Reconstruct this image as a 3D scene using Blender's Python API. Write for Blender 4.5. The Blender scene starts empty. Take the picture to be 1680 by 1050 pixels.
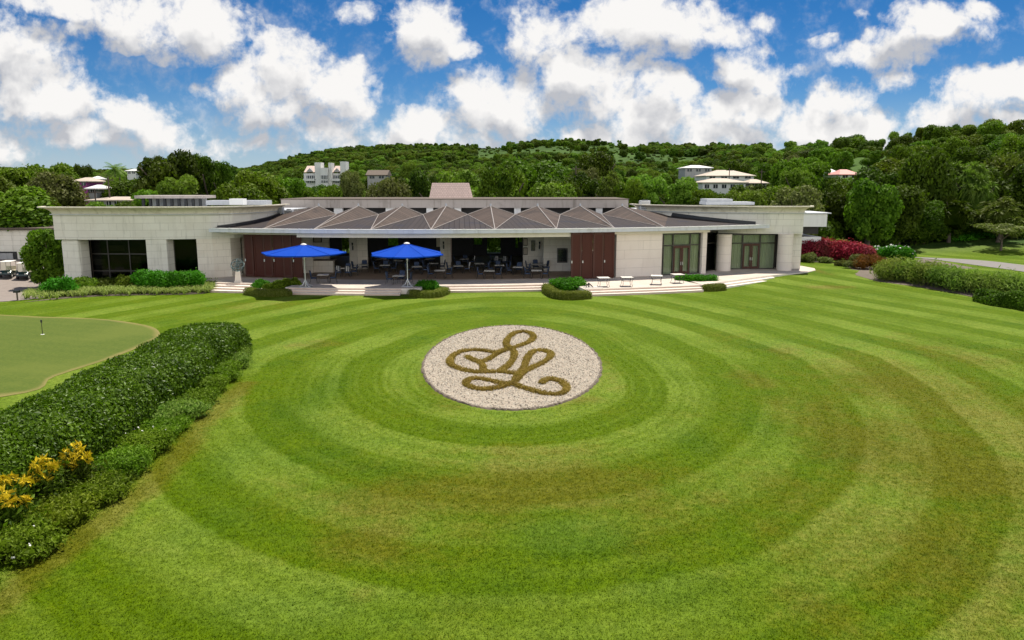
import bpy, math, random
import numpy as np
from math import sin, cos, pi, radians
from mathutils import Vector, Matrix

random.seed(7)
RNG = np.random.default_rng(11)
scene = bpy.context.scene
COL = scene.collection

# ------------------------------------------------------------------ camera maths (for laying things out on the ground)
F = 1250.0
PITCH = math.atan(220 / F)
HC = 8.2
CP, SP = cos(PITCH), sin(PITCH)


def G(px, py, z=0.0):
    """world x, y of the photograph's pixel on the level plane z"""
    u = (px - 840) / F
    v = (py - 525) / F
    f = CP - v * SP
    d = SP + v * CP
    t = (HC - z) / d
    return (t * u, t * f)


def AT(px, py, Y):
    """world x, z of the photograph's pixel at distance Y"""
    u = (px - 840) / F
    v = (py - 525) / F
    f = CP - v * SP
    d = SP + v * CP
    t = Y / f
    return (t * u, HC - t * d)


def sst(a, b, x):
    t = np.clip((x - a) / (b - a), 0, 1)
    return t * t * (3 - 2 * t)


# ------------------------------------------------------------------ node helper
class NT:
    def __init__(self, tree):
        self.t = tree

    def n(self, kind, props=None, **inp):
        nd = self.t.nodes.new(kind)
        for k, v in (props or {}).items():
            setattr(nd, k, v)
        for k, v in inp.items():
            key = int(k[1:]) if (k[0] == 'i' and k[1:].isdigit()) else k.replace('_', ' ')
            s = nd.inputs[key]
            if isinstance(v, bpy.types.NodeSocket):
                self.t.links.new(v, s)
            else:
                s.default_value = v
        return nd

    def math(self, op, a, b=0.0, c=0.0, clamp=False):
        nd = self.t.nodes.new('ShaderNodeMath')
        nd.operation = op
        nd.use_clamp = clamp
        for i, v in enumerate((a, b, c)):
            if isinstance(v, bpy.types.NodeSocket):
                self.t.links.new(v, nd.inputs[i])
            else:
                nd.inputs[i].default_value = v
        return nd.outputs[0]

    def vmath(self, op, a, b=None, scale=None):
        nd = self.t.nodes.new('ShaderNodeVectorMath')
        nd.operation = op
        for i, v in enumerate((a, b)):
            if v is None:
                continue
            if isinstance(v, bpy.types.NodeSocket):
                self.t.links.new(v, nd.inputs[i])
            else:
                nd.inputs[i].default_value = v
        if scale is not None:
            nd.inputs['Scale'].default_value = scale
        return nd

    def mix(self, fac, a, b, blend='MIX'):
        nd = self.t.nodes.new('ShaderNodeMix')
        nd.data_type = 'RGBA'
        nd.blend_type = blend
        for i, v in ((0, fac), (6, a), (7, b)):
            if isinstance(v, bpy.types.NodeSocket):
                self.t.links.new(v, nd.inputs[i])
            else:
                if i and len(v) == 3:
                    v = (*v, 1)
                nd.inputs[i].default_value = v
        return nd.outputs[2]

    def ss(self, x, a, b):
        nd = self.t.nodes.new('ShaderNodeMapRange')
        nd.interpolation_type = 'SMOOTHSTEP'
        self.t.links.new(x, nd.inputs[0])
        for i, v in ((1, a), (2, b)):
            nd.inputs[i].default_value = v
        return nd.outputs[0]

    def lin(self, x, a, b, c, d):
        nd = self.t.nodes.new('ShaderNodeMapRange')
        self.t.links.new(x, nd.inputs[0])
        for i, v in ((1, a), (2, b), (3, c), (4, d)):
            nd.inputs[i].default_value = v
        return nd.outputs[0]

    def noise(self, vec, scale, detail=4.0, rough=0.55, dist=0.0):
        nd = self.n('ShaderNodeTexNoise', Scale=scale, Detail=detail, Roughness=rough, Distortion=dist)
        if vec is not None:
            self.t.links.new(vec, nd.inputs['Vector'])
        return nd.outputs[0]


def new_mat(name):
    m = bpy.data.materials.new(name)
    m.use_nodes = True
    t = m.node_tree
    t.nodes.clear()
    nt = NT(t)
    out = t.nodes.new('ShaderNodeOutputMaterial')
    return m, nt, out


def principled(nt, out, color, rough=0.6, bump=None, bstr=0.3, bdist=0.02, metallic=0.0, spec=0.5):
    b = nt.n('ShaderNodeBsdfPrincipled', Roughness=rough, Metallic=metallic)
    b.inputs['Specular IOR Level'].default_value = spec
    if isinstance(color, bpy.types.NodeSocket):
        nt.t.links.new(color, b.inputs['Base Color'])
    else:
        b.inputs['Base Color'].default_value = (*color, 1)
    if bump is not None:
        bp = nt.n('ShaderNodeBump', Strength=bstr, Distance=bdist, Height=bump)
        nt.t.links.new(bp.outputs[0], b.inputs['Normal'])
    nt.t.links.new(b.outputs[0], out.inputs[0])
    return b


def coords(nt, kind='Object'):
    return nt.n('ShaderNodeTexCoord').outputs[kind]


def wpos(nt):
    return nt.n('ShaderNodeNewGeometry').outputs['Position']


def simple(name, color, rough=0.6, var=0.15, scale=3.0, metallic=0.0, spec=0.5, bstr=0.0):
    m, nt, out = new_mat(name)
    n = nt.noise(coords(nt), scale, 5)
    c2 = tuple(max(0, c * (1 - var)) for c in color)
    c3 = tuple(min(1, c * (1 + var)) for c in color)
    col = nt.mix(n, c2, c3)
    principled(nt, out, col, rough, bump=n if bstr else None, bstr=bstr, metallic=metallic, spec=spec)
    return m


def leaf_mat(name, dark, light, trans=0.3, rough=0.6, hue=0.06, tip=None, objvar=0.6, spec=0.12):
    m, nt, out = new_mat(name)
    a = nt.n('ShaderNodeAttribute', {'attribute_name': 'tint'}).outputs['Fac']
    oi = nt.n('ShaderNodeObjectInfo').outputs['Random']
    n = nt.noise(wpos(nt), 0.35, 3)
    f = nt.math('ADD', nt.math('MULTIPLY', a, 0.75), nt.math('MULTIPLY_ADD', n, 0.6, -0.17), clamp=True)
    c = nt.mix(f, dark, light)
    if tip:
        c = nt.mix(nt.ss(a, tip[1], tip[1] + 0.02), c, tip[0])
    v = nt.lin(oi, 0, 1, 1 - objvar * 0.5, 1 + objvar * 0.5)
    h = nt.lin(oi, 0, 1, 0.5 - hue * 0.35, 0.5 + hue * 0.35)
    hs = nt.n('ShaderNodeHueSaturation', Hue=h, Saturation=1.0, Value=v, Color=c)
    b = nt.n('ShaderNodeBsdfPrincipled', Roughness=rough)
    nt.t.links.new(nt.lin(a, .055, .06, 0, spec), b.inputs['Specular IOR Level'])
    nt.t.links.new(hs.outputs[0], b.inputs['Base Color'])
    tr = nt.n('ShaderNodeBsdfTranslucent', Color=nt.mix(1.0, hs.outputs[0], (1.0, 1.25, 0.5), 'MULTIPLY'))
    mx = nt.n('ShaderNodeMixShader', i0=trans, i1=b.outputs[0], i2=tr.outputs[0])
    nt.t.links.new(mx.outputs[0], out.inputs[0])
    return m


# ------------------------------------------------------------------ mesh helpers
class MB:
    def __init__(self):
        self.v = []
        self.f = []
        self.uv = {}

    def add(self, vs, fs):
        o = len(self.v)
        self.v += [tuple(p) for p in vs]
        self.f += [tuple(i + o for i in f) for f in fs]
        return self

    def box(self, cx, cy, cz, sx, sy, sz, rz=0.0, taper=1.0):
        vs = []
        for zz, k in ((-.5, 1.0), (.5, taper)):
            for a, b in ((-.5, -.5), (.5, -.5), (.5, .5), (-.5, .5)):
                x, y = a * sx * k, b * sy * k
                vs.append((cx + x * cos(rz) - y * sin(rz), cy + x * sin(rz) + y * cos(rz), cz + zz * sz))
        return self.add(vs, [(3, 2, 1, 0), (4, 5, 6, 7), (0, 1, 5, 4), (1, 2, 6, 5), (2, 3, 7, 6), (3, 0, 4, 7)])

    def wallseg(self, a, b, z0, z1, th):
        """wall whose outer face runs a->b (outside on the right hand of a->b), th thick inward"""
        ax, ay = a
        bx, by = b
        L = math.hypot(bx - ax, by - ay)
        nx, ny = -(by - ay) / L, (bx - ax) / L
        pts = [(ax, ay), (bx, by), (bx + nx * th, by + ny * th), (ax + nx * th, ay + ny * th)]
        return self.prism(pts, z0, z1)

    def prism(self, pts, z0, z1, pts_top=None):
        n = len(pts)
        area = sum(pts[i][0] * pts[(i + 1) % n][1] - pts[(i + 1) % n][0] * pts[i][1] for i in range(n))
        pt = pts_top or pts
        if area < 0:
            pts = pts[::-1]
            pt = pt[::-1]
        vs = [(x, y, z0) for x, y in pts] + [(x, y, z1) for x, y in pt]
        fs = [tuple(range(n))[::-1], tuple(range(n, 2 * n))]
        fs += [(i, (i + 1) % n, n + (i + 1) % n, n + i) for i in range(n)]
        return self.add(vs, fs)

    def cyl(self, cx, cy, z0, z1, r0, r1=None, n=16):
        r1 = r0 if r1 is None else r1
        p0 = [(cx + r0 * cos(2 * pi * i / n), cy + r0 * sin(2 * pi * i / n)) for i in range(n)]
        p1 = [(cx + r1 * cos(2 * pi * i / n), cy + r1 * sin(2 * pi * i / n)) for i in range(n)]
        return self.prism(p0, z0, z1, p1)

    def tube(self, pts, r, n=6, closed=False):
        pts = [Vector(p) for p in pts]
        m = len(pts)
        rs = r if isinstance(r, (list, tuple)) else [r] * m
        vs = []
        fs = []
        for i, p in enumerate(pts):
            if closed:
                t = pts[(i + 1) % m] - pts[i - 1]
            else:
                t = pts[min(i + 1, m - 1)] - pts[max(i - 1, 0)]
            t.normalize()
            up = Vector((0, 0, 1)) if abs(t.z) < 0.9 else Vector((1, 0, 0))
            a = t.cross(up).normalized()
            b = t.cross(a).normalized()
            for k in range(n):
                w = 2 * pi * k / n
                vs.append(p + a * cos(w) * rs[i] + b * sin(w) * rs[i])
        for i in range(m if closed else m - 1):
            j = (i + 1) % m
            for k in range(n):
                l = (k + 1) % n
                fs.append((i * n + k, j * n + k, j * n + l, i * n + l))
        if not closed:
            fs.append(tuple(range(n)))
            fs.append(tuple((m - 1) * n + k for k in range(n))[::-1])
        return self.add(vs, fs)

    def build(self, name, mat, parent=None, smooth=False, bevel=0.0):
        me = bpy.data.meshes.new(name)
        me.from_pydata(self.v, [], self.f)
        me.update()
        if smooth:
            for p in me.polygons:
                p.use_smooth = True
            me.set_sharp_from_angle(angle=radians(40))
        return link(name, me, mat, parent, bevel)


def link(name, me, mat, parent=None, bevel=0.0):
    o = bpy.data.objects.new(name, me)
    COL.objects.link(o)
    for m in (mat if isinstance(mat, (list, tuple)) else [mat]):
        me.materials.append(m)
    if parent is not None:
        o.parent = parent
    if bevel:
        md = o.modifiers.new('bevel', 'BEVEL')
        md.width = bevel
        md.segments = 2
        md.limit_method = 'ANGLE'
    return o


def np_mesh(name, V, Fq, tint=None):
    me = bpy.data.meshes.new(name)
    me.from_pydata(np.asarray(V, dtype=np.float32), [], np.asarray(Fq))
    me.update()
    if tint is not None:
        at = me.attributes.new('tint', 'FLOAT', 'POINT')
        at.data.foreach_set('value', np.asarray(tint, dtype=np.float32))
    return me


def tag(o, label, cat, group=None, kind=None):
    if label:
        o['label'] = label
    if cat:
        o['category'] = cat
    if group:
        o['group'] = group
    if kind:
        o['kind'] = kind
    return o


def empty(name, loc=(0, 0, 0), rz=0.0, label=None, cat=None, group=None):
    o = bpy.data.objects.new(name, None)
    o.empty_display_size = 0.3
    COL.objects.link(o)
    o.location = loc
    o.rotation_euler = (0, 0, rz)
    return tag(o, label, cat, group)


def copy_tree(o, parent=None):
    c = o.copy()
    COL.objects.link(c)
    if parent is not None:
        c.parent = parent
    for ch in list(o.children):
        copy_tree(ch, c)
    return c


def structure(o):
    o['kind'] = 'structure'
    return o


def spline(pts, per=6, closed=False):
    pts = [np.array(p, float) for p in pts]
    n = len(pts)
    out = []
    rng = range(n if closed else n - 1)
    for i in rng:
        if closed:
            p0, p1, p2, p3 = pts[i - 1], pts[i], pts[(i + 1) % n], pts[(i + 2) % n]
        else:
            p0, p1, p2, p3 = pts[max(i - 1, 0)], pts[i], pts[i + 1], pts[min(i + 2, n - 1)]
        for k in range(per):
            t = k / per
            out.append(tuple(0.5 * (2 * p1 + (p2 - p0) * t + (2 * p0 - 5 * p1 + 4 * p2 - p3) * t * t + (3 * p1 - p0 - 3 * p2 + p3) * t ** 3)))
    if not closed:
        out.append(tuple(pts[-1]))
    return out


# ------------------------------------------------------------------ foliage generators
def unit(v):
    return v / np.maximum(np.linalg.norm(v, axis=-1, keepdims=True), 1e-6)


def leaves(P, N, size, rng, aspect=0.55, tint=None, along=0.5, sizevar=0.35):
    """leaf-shaped folded quads at P facing roughly N -> (verts, faces, tint)"""
    n = len(P)
    nn = unit(N + rng.normal(0, 0.55, (n, 3)))
    a = unit(np.cross(nn, rng.normal(0, 1, (n, 3))) + N * along * rng.random((n, 1)))
    b = unit(np.cross(a, nn))
    s = size * (1 + sizevar * rng.normal(0, 1, (n, 1))).clip(0.45, 2)
    up = np.cross(b, a)
    V = np.stack([P - a * s * 0.45, P + b * s * aspect * 0.5 + up * s * 0.08, P + a * s * 0.55, P - b * s * aspect * 0.5 + up * s * 0.08], 1).reshape(-1, 3)
    Fq = np.arange(4 * n).reshape(n, 4)
    if tint is None:
        tint = rng.random(n)
    return V, Fq, np.repeat(tint, 4)


class Fol:
    def __init__(self):
        self.V, self.F, self.T, self.o = [], [], [], 0

    def add(self, V, Fq, T):
        self.V.append(V)
        self.F.append(np.asarray(Fq) + self.o)
        self.T.append(T)
        self.o += len(V)

    def mesh(self, name):
        return np_mesh(name, np.concatenate(self.V), np.concatenate(self.F), np.concatenate(self.T))


def sphere_quads(c, r, nu=10, nv=6, rng=None, jit=0.1):
    V, Fq = [], []
    for j in range(nv + 1):
        th = pi * j / nv
        for i in range(nu):
            ph = 2 * pi * i / nu
            k = 1 + (rng.normal(0, jit) if rng is not None else 0)
            V.append((c[0] + r[0] * k * sin(th) * cos(ph), c[1] + r[1] * k * sin(th) * sin(ph), c[2] + r[2] * k * cos(th)))
    for j in range(nv):
        for i in range(nu):
            Fq.append((j * nu + i, (j + 1) * nu + i, (j + 1) * nu + (i + 1) % nu, j * nu + (i + 1) % nu))
    return np.array(V), np.array(Fq)


def lobed(lobes, nleaf, size, rng, aspect=0.6, core=0.72, upbias=0.25, jitter=0.12, minz=None, along=0.5):
    """a crown of lobes: [(centre, radii)], leaves over their outer surfaces and an inner leaf mass"""
    fo = Fol()
    cs = np.array([l[0] for l in lobes], float)
    rs = np.array([l[1] for l in lobes], float)
    wts = (rs[:, 0] * rs[:, 2]) ** 1.0
    wts /= wts.sum()
    li = rng.choice(len(lobes), nleaf * 2, p=wts)
    d = unit(rng.normal(0, 1, (nleaf * 2, 3)) + np.array([0, 0, upbias]))
    rad = 1 + rng.normal(0, jitter, (nleaf * 2, 1)) - 0.05
    P = cs[li] + d * rs[li] * rad
    q = (((P[:, None, :] - cs[None]) / rs[None]) ** 2).sum(2)
    q[np.arange(len(P)), li] = 9
    keep = q.min(1) > 0.62
    if minz is not None:
        keep &= P[:, 2] > minz
    P, d, li = P[keep][:nleaf], d[keep][:nleaf], li[keep][:nleaf]
    lt = rng.random(len(lobes)) * 0.5
    tint = np.clip(lt[li] + rng.random(len(P)) * 0.5, 0.07, 1)
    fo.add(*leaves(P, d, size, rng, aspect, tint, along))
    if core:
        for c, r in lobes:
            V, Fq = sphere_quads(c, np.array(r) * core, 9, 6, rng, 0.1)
            fo.add(V, Fq, np.full(len(V), 0.04))  # core held at the darkest tint, shade inside the crown given as colour
    return fo


def crown_broad(seed, n=2600, flat=1.0, lobn=14, size=0.16, spread=0.62, rmin=.26, rmax=.44):
    """unit crown: about 1 in radius, spanning z 0..2*flat"""
    rng = np.random.default_rng(seed)
    lobes = [((0, 0, flat * 0.95), (0.62, 0.62, 0.72 * flat))]
    for i in range(lobn):
        ph = 2.4 * i + rng.normal(0, 0.4)
        t = (i + 0.5) / lobn
        z = flat * (0.35 + 1.3 * t + rng.normal(0, 0.08))
        rr = spread * math.sqrt(max(0.08, 1 - ((z / flat - 0.85) / 1.12) ** 2)) * rng.uniform(0.85, 1.15)
        r = rng.uniform(rmin, rmax)
        lobes.append(((rr * cos(ph), rr * sin(ph), z), (r, r, r * rng.uniform(0.75, 0.95) * min(1.1, flat + 0.1))))
    return lobed(lobes, n, size, rng, 0.62)


def crown_spiky(seed, heads=38, per=46, L=0.34, upright=0.5, w=0.05):
    """heads of long strap leaves (screw pines)"""
    rng = np.random.default_rng(seed)
    fo = Fol()
    for h in range(heads):
        d = unit(rng.normal(0, 1, 3) + np.array([0, 0, 0.35]))
        c = np.array([0, 0, 0.95]) + d * np.array([0.78, 0.78, 0.85]) * rng.uniform(0.55, 1.0)
        if c[2] < 0.15:
            c[2] = 0.15 + rng.random() * 0.2
        ht = rng.random() * 0.5
        for k in range(per):
            a = unit(rng.normal(0, 1, 3) + d * 0.9 + np.array([0, 0, upright]))
            s = L * rng.uniform(0.7, 1.2)
            b = unit(np.cross(a, rng.normal(0, 1, 3)))
            p1 = c + a * s * 0.55
            p2 = c + a * s + np.array([0, 0, -0.32 * s])
            ww = w * rng.uniform(0.7, 1.2)
            V = np.array([c - b * ww * .3, c + b * ww * .3, p1 + b * ww * .5, p1 - b * ww * .5, p2 + b * ww * .12, p2 - b * ww * .12])
            fo.add(V, [(0, 1, 2, 3), (3, 2, 4, 5)], np.full(6, min(1, ht + rng.random() * 0.5)))
    V, Fq = sphere_quads((0, 0, 0.85), (0.62, 0.62, 0.66), 12, 8, rng, 0.12)
    fo.add(V, Fq, np.full(len(V), 0.02))
    return fo


def crown_palm(seed, fronds=22, L=1.0):
    rng = np.random.default_rng(seed)
    fo = Fol()
    for k in range(fronds):
        ph = 2 * pi * k / fronds + rng.normal(0, 0.15)
        el = rng.uniform(-0.35, 1.2)
        prev = np.array([0, 0, 0.0])
        dirv = np.array([cos(ph) * cos(el), sin(ph) * cos(el), sin(el)])
        side = np.array([-sin(ph), cos(ph), 0])
        N = 9
        pts = [prev]
        for i in range(N):
            dirv = unit(dirv + np.array([0, 0, -0.16]))
            prev = prev + dirv * L / N
            pts.append(prev)
        for i in range(N):
            wdt = 0.26 * L * sin(pi * min(1, (i + 1.2) / (N + 1))) + 0.03
            for sgn in (-1, 1):
                for q in range(2):
                    p = pts[i] + (pts[i + 1] - pts[i]) * q * 0.5
                    e = p + side * sgn * wdt + (pts[i + 1] - pts[i]) * 0.9 + np.array([0, 0, -0.4 * wdt])
                    p2 = p + (pts[i + 1] - pts[i]) * 0.35
                    V = np.array([p, p2, e + (p2 - p) * 0.25, e])
                    fo.add(V, [(0, 1, 2, 3)], np.full(4, rng.random()))
    return fo


def trunk_mesh(seed, h=1.0, r=0.06, lean=0.05, limbs=5):
    """unit trunk 0..h with limbs reaching into the crown"""
    rng = random.Random(seed)
    mb = MB()
    pts = [(0, 0, -0.05)]
    x = y = 0
    for i in range(1, 6):
        x += rng.uniform(-lean, lean)
        y += rng.uniform(-lean, lean)
        pts.append((x, y, h * i / 5))
    mb.tube(pts, [r * (1.35 - 0.17 * i) for i in range(6)], 8)
    for k in range(limbs):
        ph = k * 2 * pi / limbs + rng.uniform(-.3, .3)
        z0 = h * rng.uniform(0.5, 0.85)
        L = h * rng.uniform(0.35, 0.6)
        b = Vector((x * z0 / h, y * z0 / h, z0))
        m = b + Vector((cos(ph) * L * .5, sin(ph) * L * .5, L * .35))
        e = b + Vector((cos(ph) * L, sin(ph) * L, L * .9))
        mb.tube([b, m, e], [r * .5, r * .35, r * .15], 6)
    return mb


# ================================================================== ground heights
CX, CY = -9.0, 135.6


def pol(a, r):
    return (CX + r * sin(a), CY - r * cos(a))


def ang(x, r):
    return math.asin((x - CX) / r)


YC = np.array([[-900, 284], [0, 285], [230, 286], [420, 281], [480, 268], [560, 253], [650, 247], [780, 247], [800, 246], [860, 240], [930, 238],
               [1000, 241], [1100, 247], [1180, 251], [1240, 258], [1330, 262], [1420, 260], [1500, 256], [1600, 249], [1680, 246], [2600, 250]], float)


def hill(x, y):
    D = np.hypot(x, y)
    ys = np.maximum(y, 1.0)
    px = np.where(y > 1, 840 + F * x / ys, np.where(x < 0, -900, 2600))
    yc = np.interp(px, YC[:, 0], YC[:, 1])
    Dc = np.exp(np.interp(px, [0, 380, 520, 1130, 1300, 1400], np.log([2200, 2000, 1250, 1200, 420, 330])))
    zc = HC + (305 - yc) * Dc / F
    p = np.interp(px, [300, 520, 1150, 1320], [2.2, 1.8, 1.7, 1.15])
    t = np.clip((D - 112) / (Dc - 112), 0, 1)
    z = -1.2 + (zc + 1.2) * t ** p
    z = z - np.maximum(0, D - Dc) * 0.12
    bump = np.sin(x * 0.021 + 1.3) * np.cos(y * 0.017) * 0.012 * np.clip(D - 150, 0, 600)
    return np.maximum(z + bump * np.clip((Dc * 1.1 - D) / (Dc * 0.3), 0, 1) * 0.6, -6)


def hT(x, y):
    x = np.asarray(x, float)
    y = np.asarray(y, float)
    z = -0.62 + 0.0 * x
    z = z + 0.15 * sst(51, 60, y) * sst(-24, -18, x) * (1 - sst(12, 28, x))
    z = z + 0.58 * sst(12, 28, x) * sst(58, 76, y)
    # the car park and service yard on the left lie lower, behind the lawn's brow
    z = z - 2.5 * sst(-37, -47, x + 0.0 * y) * sst(56, 74, y)
    D = np.hypot(x, y)
    k = sst(98, 118, D) * (y > 0)
    h = hill(x, y)
    far = np.where(y > 0, h, z)
    z = z * (1 - k) + far * k
    z = z - 0.35 * sst(80, 92, y) * (1 - k) * (x < 28)
    return z


def gz(x, y):
    return float(hT(np.array([x]), np.array([y]))[0])


def GL(px, py):
    """photograph pixel on the lawn"""
    z = -0.6
    for _ in range(14):
        x, y = G(px, py, z)
        z = z * .55 + gz(x, y) * .45
    return x, y, gz(x, y)


# ================================================================== materials
def mat_lawn(blade=False):
    m, nt, out = new_mat('grass_blades' if blade else 'lawn_grass')
    P = wpos(nt)
    ring = nt.n('ShaderNodeAttribute', {'attribute_name': 'ring'}).outputs['Fac']
    dry = nt.n('ShaderNodeAttribute', {'attribute_name': 'dry'}).outputs['Fac']
    fld = nt.n('ShaderNodeAttribute', {'attribute_name': 'rough'}).outputs['Fac']
    lush = nt.n('ShaderNodeAttribute', {'attribute_name': 'lush'}).outputs['Fac']
    n1 = nt.noise(P, 0.16, 5, 0.6)
    n2 = nt.noise(P, 0.9, 5, 0.6)
    n3 = nt.noise(P, 6.0, 4, 0.65)
    n4 = nt.noise(P, 20.0, 5, 0.75)
    # mowing bands
    w = nt.math('ADD', ring, nt.math('MULTIPLY_ADD', n2, 0.5, -0.25))
    w = nt.math('ADD', w, nt.math('MULTIPLY_ADD', n1, .8, -.4))
    tri = nt.math('PINGPONG', w, 2.1)
    band = nt.ss(tri, 0.88, 1.22)
    damp = nt.lin(nt.noise(nt.vmath('ADD', P, (3, 17, 9)).outputs[0], 0.11, 3), 0.36, 0.6, 0.12, 1.0)
    band = nt.math('MULTIPLY', band, damp)
    sp_ = nt.n('ShaderNodeSeparateXYZ', Vector=P)
    band = nt.math('MULTIPLY', band, nt.lin(sp_.outputs[1], 15.0, 32.0, .72, 1.1))
    thin = nt.math('PINGPONG', nt.math('ADD', ring, nt.math('MULTIPLY', n2, .5)), 0.52)
    thin = nt.math('MULTIPLY', nt.ss(thin, .12, .40), nt.lin(n1, .35, .6, .05, .30))
    thin = nt.math('SUBTRACT', thin, .09)
    band = nt.math('ADD', band, thin)
    fine = nt.math('PINGPONG', nt.math('ADD', ring, nt.math('MULTIPLY', n2, 0.25)), 0.23)
    fine = nt.math('MULTIPLY', nt.lin(fine, 0, 0.23, -0.22, 0.22), nt.math('SUBTRACT', 1.05, nt.ss(ring, 1.0, 7.0)))
    dk = nt.mix(n2, (0.046, 0.092, 0.0004), (0.084, 0.125, 0.0008))
    lt = nt.mix(n2, (0.088, 0.148, 0.010), (0.140, 0.182, 0.022))
    c = nt.mix(nt.math('ADD', band, fine, clamp=True), dk, lt)
    # blue-green lush patches, olive and straw patches
    n5 = nt.noise(nt.vmath('ADD', P, (31, 7, 3)).outputs[0], 0.22, 5, 0.62)
    lu = nt.ss(nt.math('ADD', lush, nt.math('MULTIPLY_ADD', n2, 1.2, -.6)), .2, .75)
    c = nt.mix(nt.math('MAXIMUM', nt.math('MULTIPLY', nt.ss(n5, 0.52, 0.7), 0.6), nt.math('MULTIPLY', lu, .7)), c, nt.mix(nt.math('ADD', band, .15, clamp=True), (0.036, 0.080, 0.001), (0.086, 0.142, 0.014)))
    dn = nt.math('ADD', dry, nt.math('MULTIPLY_ADD', n2, 1.0, -0.5))
    dn = nt.math('ADD', dn, nt.math('MULTIPLY_ADD', n3, 0.5, -0.25))
    d1 = nt.ss(dn, 0.1, 0.75)
    brown = nt.mix(nt.math('MULTIPLY_ADD', band, .6, nt.math('MULTIPLY_ADD', n3, .6, -.3), clamp=True), (0.086, 0.080, 0.005), (0.170, 0.156, 0.038))
    c = nt.mix(nt.math('MULTIPLY', d1, 0.72), c, brown)
    # fine blade speckle
    sp = nt.math('ADD', nt.math('MULTIPLY', n3, 0.5), nt.math('MULTIPLY', n4, 0.5))
    c = nt.mix(1.0, c, nt.n('ShaderNodeCombineColor', Red=nt.lin(sp, .34, .66, .45, 1.55), Green=nt.lin(sp, .34, .66, .52, 1.48), Blue=nt.lin(sp, .34, .66, .3, 1.7)).outputs[0], 'MULTIPLY')
    # rough ground out of the mown lawn
    rg = nt.mix(n2, (0.045, 0.075, 0.015), (0.12, 0.17, 0.03))
    c = nt.mix(fld, c, rg)
    if blade:
        tv = nt.n('ShaderNodeAttribute', {'attribute_name': 'tint'}).outputs['Fac']
        c = nt.mix(1.0, c, nt.n('ShaderNodeCombineColor', Red=nt.lin(tv, 0, 1, 1.15, 2.1), Green=nt.lin(tv, 0, 1, 1.2, 2.0), Blue=nt.lin(tv, 0, 1, .8, 1.7)).outputs[0], 'MULTIPLY')
        b = nt.n('ShaderNodeBsdfDiffuse', Color=c)
        tr = nt.n('ShaderNodeBsdfTranslucent', Color=c)
        mx = nt.n('ShaderNodeMixShader', i0=.4, i1=b.outputs[0], i2=tr.outputs[0])
        nt.t.links.new(mx.outputs[0], out.inputs[0])
        return m
    principled(nt, out, c, 0.75, bump=nt.math('ADD', nt.math('MULTIPLY', n4, .5), nt.math('MULTIPLY', n3, .6)), bstr=0.8, bdist=0.06, spec=0.05)
    return m


def mat_terrain():
    m, nt, out = new_mat('hill_ground')
    P = wpos(nt)
    n1 = nt.noise(P, 0.012, 6, 0.6)
    n2 = nt.noise(P, 0.12, 5, 0.7)
    c = nt.mix(nt.ss(n1, .42, .58), (0.036, 0.075, 0.008), (0.066, 0.125, 0.016))
    c = nt.mix(nt.math('MULTIPLY', n2, 0.9), c, (0.03, 0.06, 0.012))
    principled(nt, out, c, 0.85, bump=n2, bstr=1.0, bdist=2.0, spec=0.1)
    return m


def mat_stone(name, base=(0.56, 0.52, 0.46), warm=(0.50, 0.44, 0.36), course=0.62, blk=1.25, stain=0.5):
    m, nt, out = new_mat(name)
    P = wpos(nt)
    s = nt.n('ShaderNodeSeparateXYZ', Vector=P)
    u = nt.math('ADD', s.outputs[0], nt.math('MULTIPLY', s.outputs[1], 0.55))
    v = nt.n('ShaderNodeCombineXYZ', X=u, Y=s.outputs[2], Z=0.0)
    br = nt.n('ShaderNodeTexBrick', Scale=1.0)
    br.inputs['Vector'].default_value = (0, 0, 0)
    nt.t.links.new(v.outputs[0], br.inputs['Vector'])
    br.inputs['Color1'].default_value = (*base, 1)
    br.inputs['Color2'].default_value = (*(c * 0.93 for c in base), 1)
    br.inputs['Mortar'].default_value = (*(c * 0.60 for c in warm), 1)
    br.inputs['Mortar Size'].default_value = 0.012
    br.inputs['Mortar Smooth'].default_value = 0.4
    br.inputs['Brick Width'].default_value = blk
    br.inputs['Row Height'].default_value = course
    n1 = nt.noise(P, 0.5, 6, 0.65)
    n2 = nt.noise(P, 5.0, 6, 0.7)
    sv = nt.n('ShaderNodeCombineXYZ', X=nt.math('MULTIPLY', u, 2.2), Y=0.0, Z=nt.math('MULTIPLY', s.outputs[2], 0.25))
    n3 = nt.noise(sv.outputs[0], 1.0, 5, 0.7)
    c = nt.mix(nt.math('MULTIPLY', nt.ss(n1, .4, .75), 0.5), br.outputs[0], warm)
    c = nt.mix(nt.math('MULTIPLY', nt.ss(n3, .52, .78), stain), c, tuple(k * 0.55 for k in warm))
    c = nt.mix(nt.math('MULTIPLY', n2, .3), c, tuple(k * 0.78 for k in base))
    principled(nt, out, c, 0.8, bump=nt.math('ADD', nt.math('MULTIPLY', n2, .35), nt.math('MULTIPLY', br.outputs[1], -1.0)), bstr=0.35, bdist=0.02, spec=0.25)
    return m


def mat_plaster(name, base, dark, stain=0.6):
    m, nt, out = new_mat(name)
    P = wpos(nt)
    s = nt.n('ShaderNodeSeparateXYZ', Vector=P)
    sv = nt.n('ShaderNodeCombineXYZ', X=nt.math('MULTIPLY', s.outputs[0], 1.8), Y=nt.math('MULTIPLY', s.outputs[1], 1.8), Z=nt.math('MULTIPLY', s.outputs[2], 0.2))
    n3 = nt.noise(sv.outputs[0], 1.0, 6, 0.7)
    n1 = nt.noise(P, 1.2, 6, 0.65)
    c = nt.mix(nt.math('MULTIPLY', nt.ss(n3, .48, .75), stain), base, dark)
    c = nt.mix(nt.math('MULTIPLY', nt.ss(n1, .5, .8), stain * .6), c, dark)
    principled(nt, out, c, 0.8, bump=n1, bstr=0.1, spec=0.25)
    return m


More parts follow.
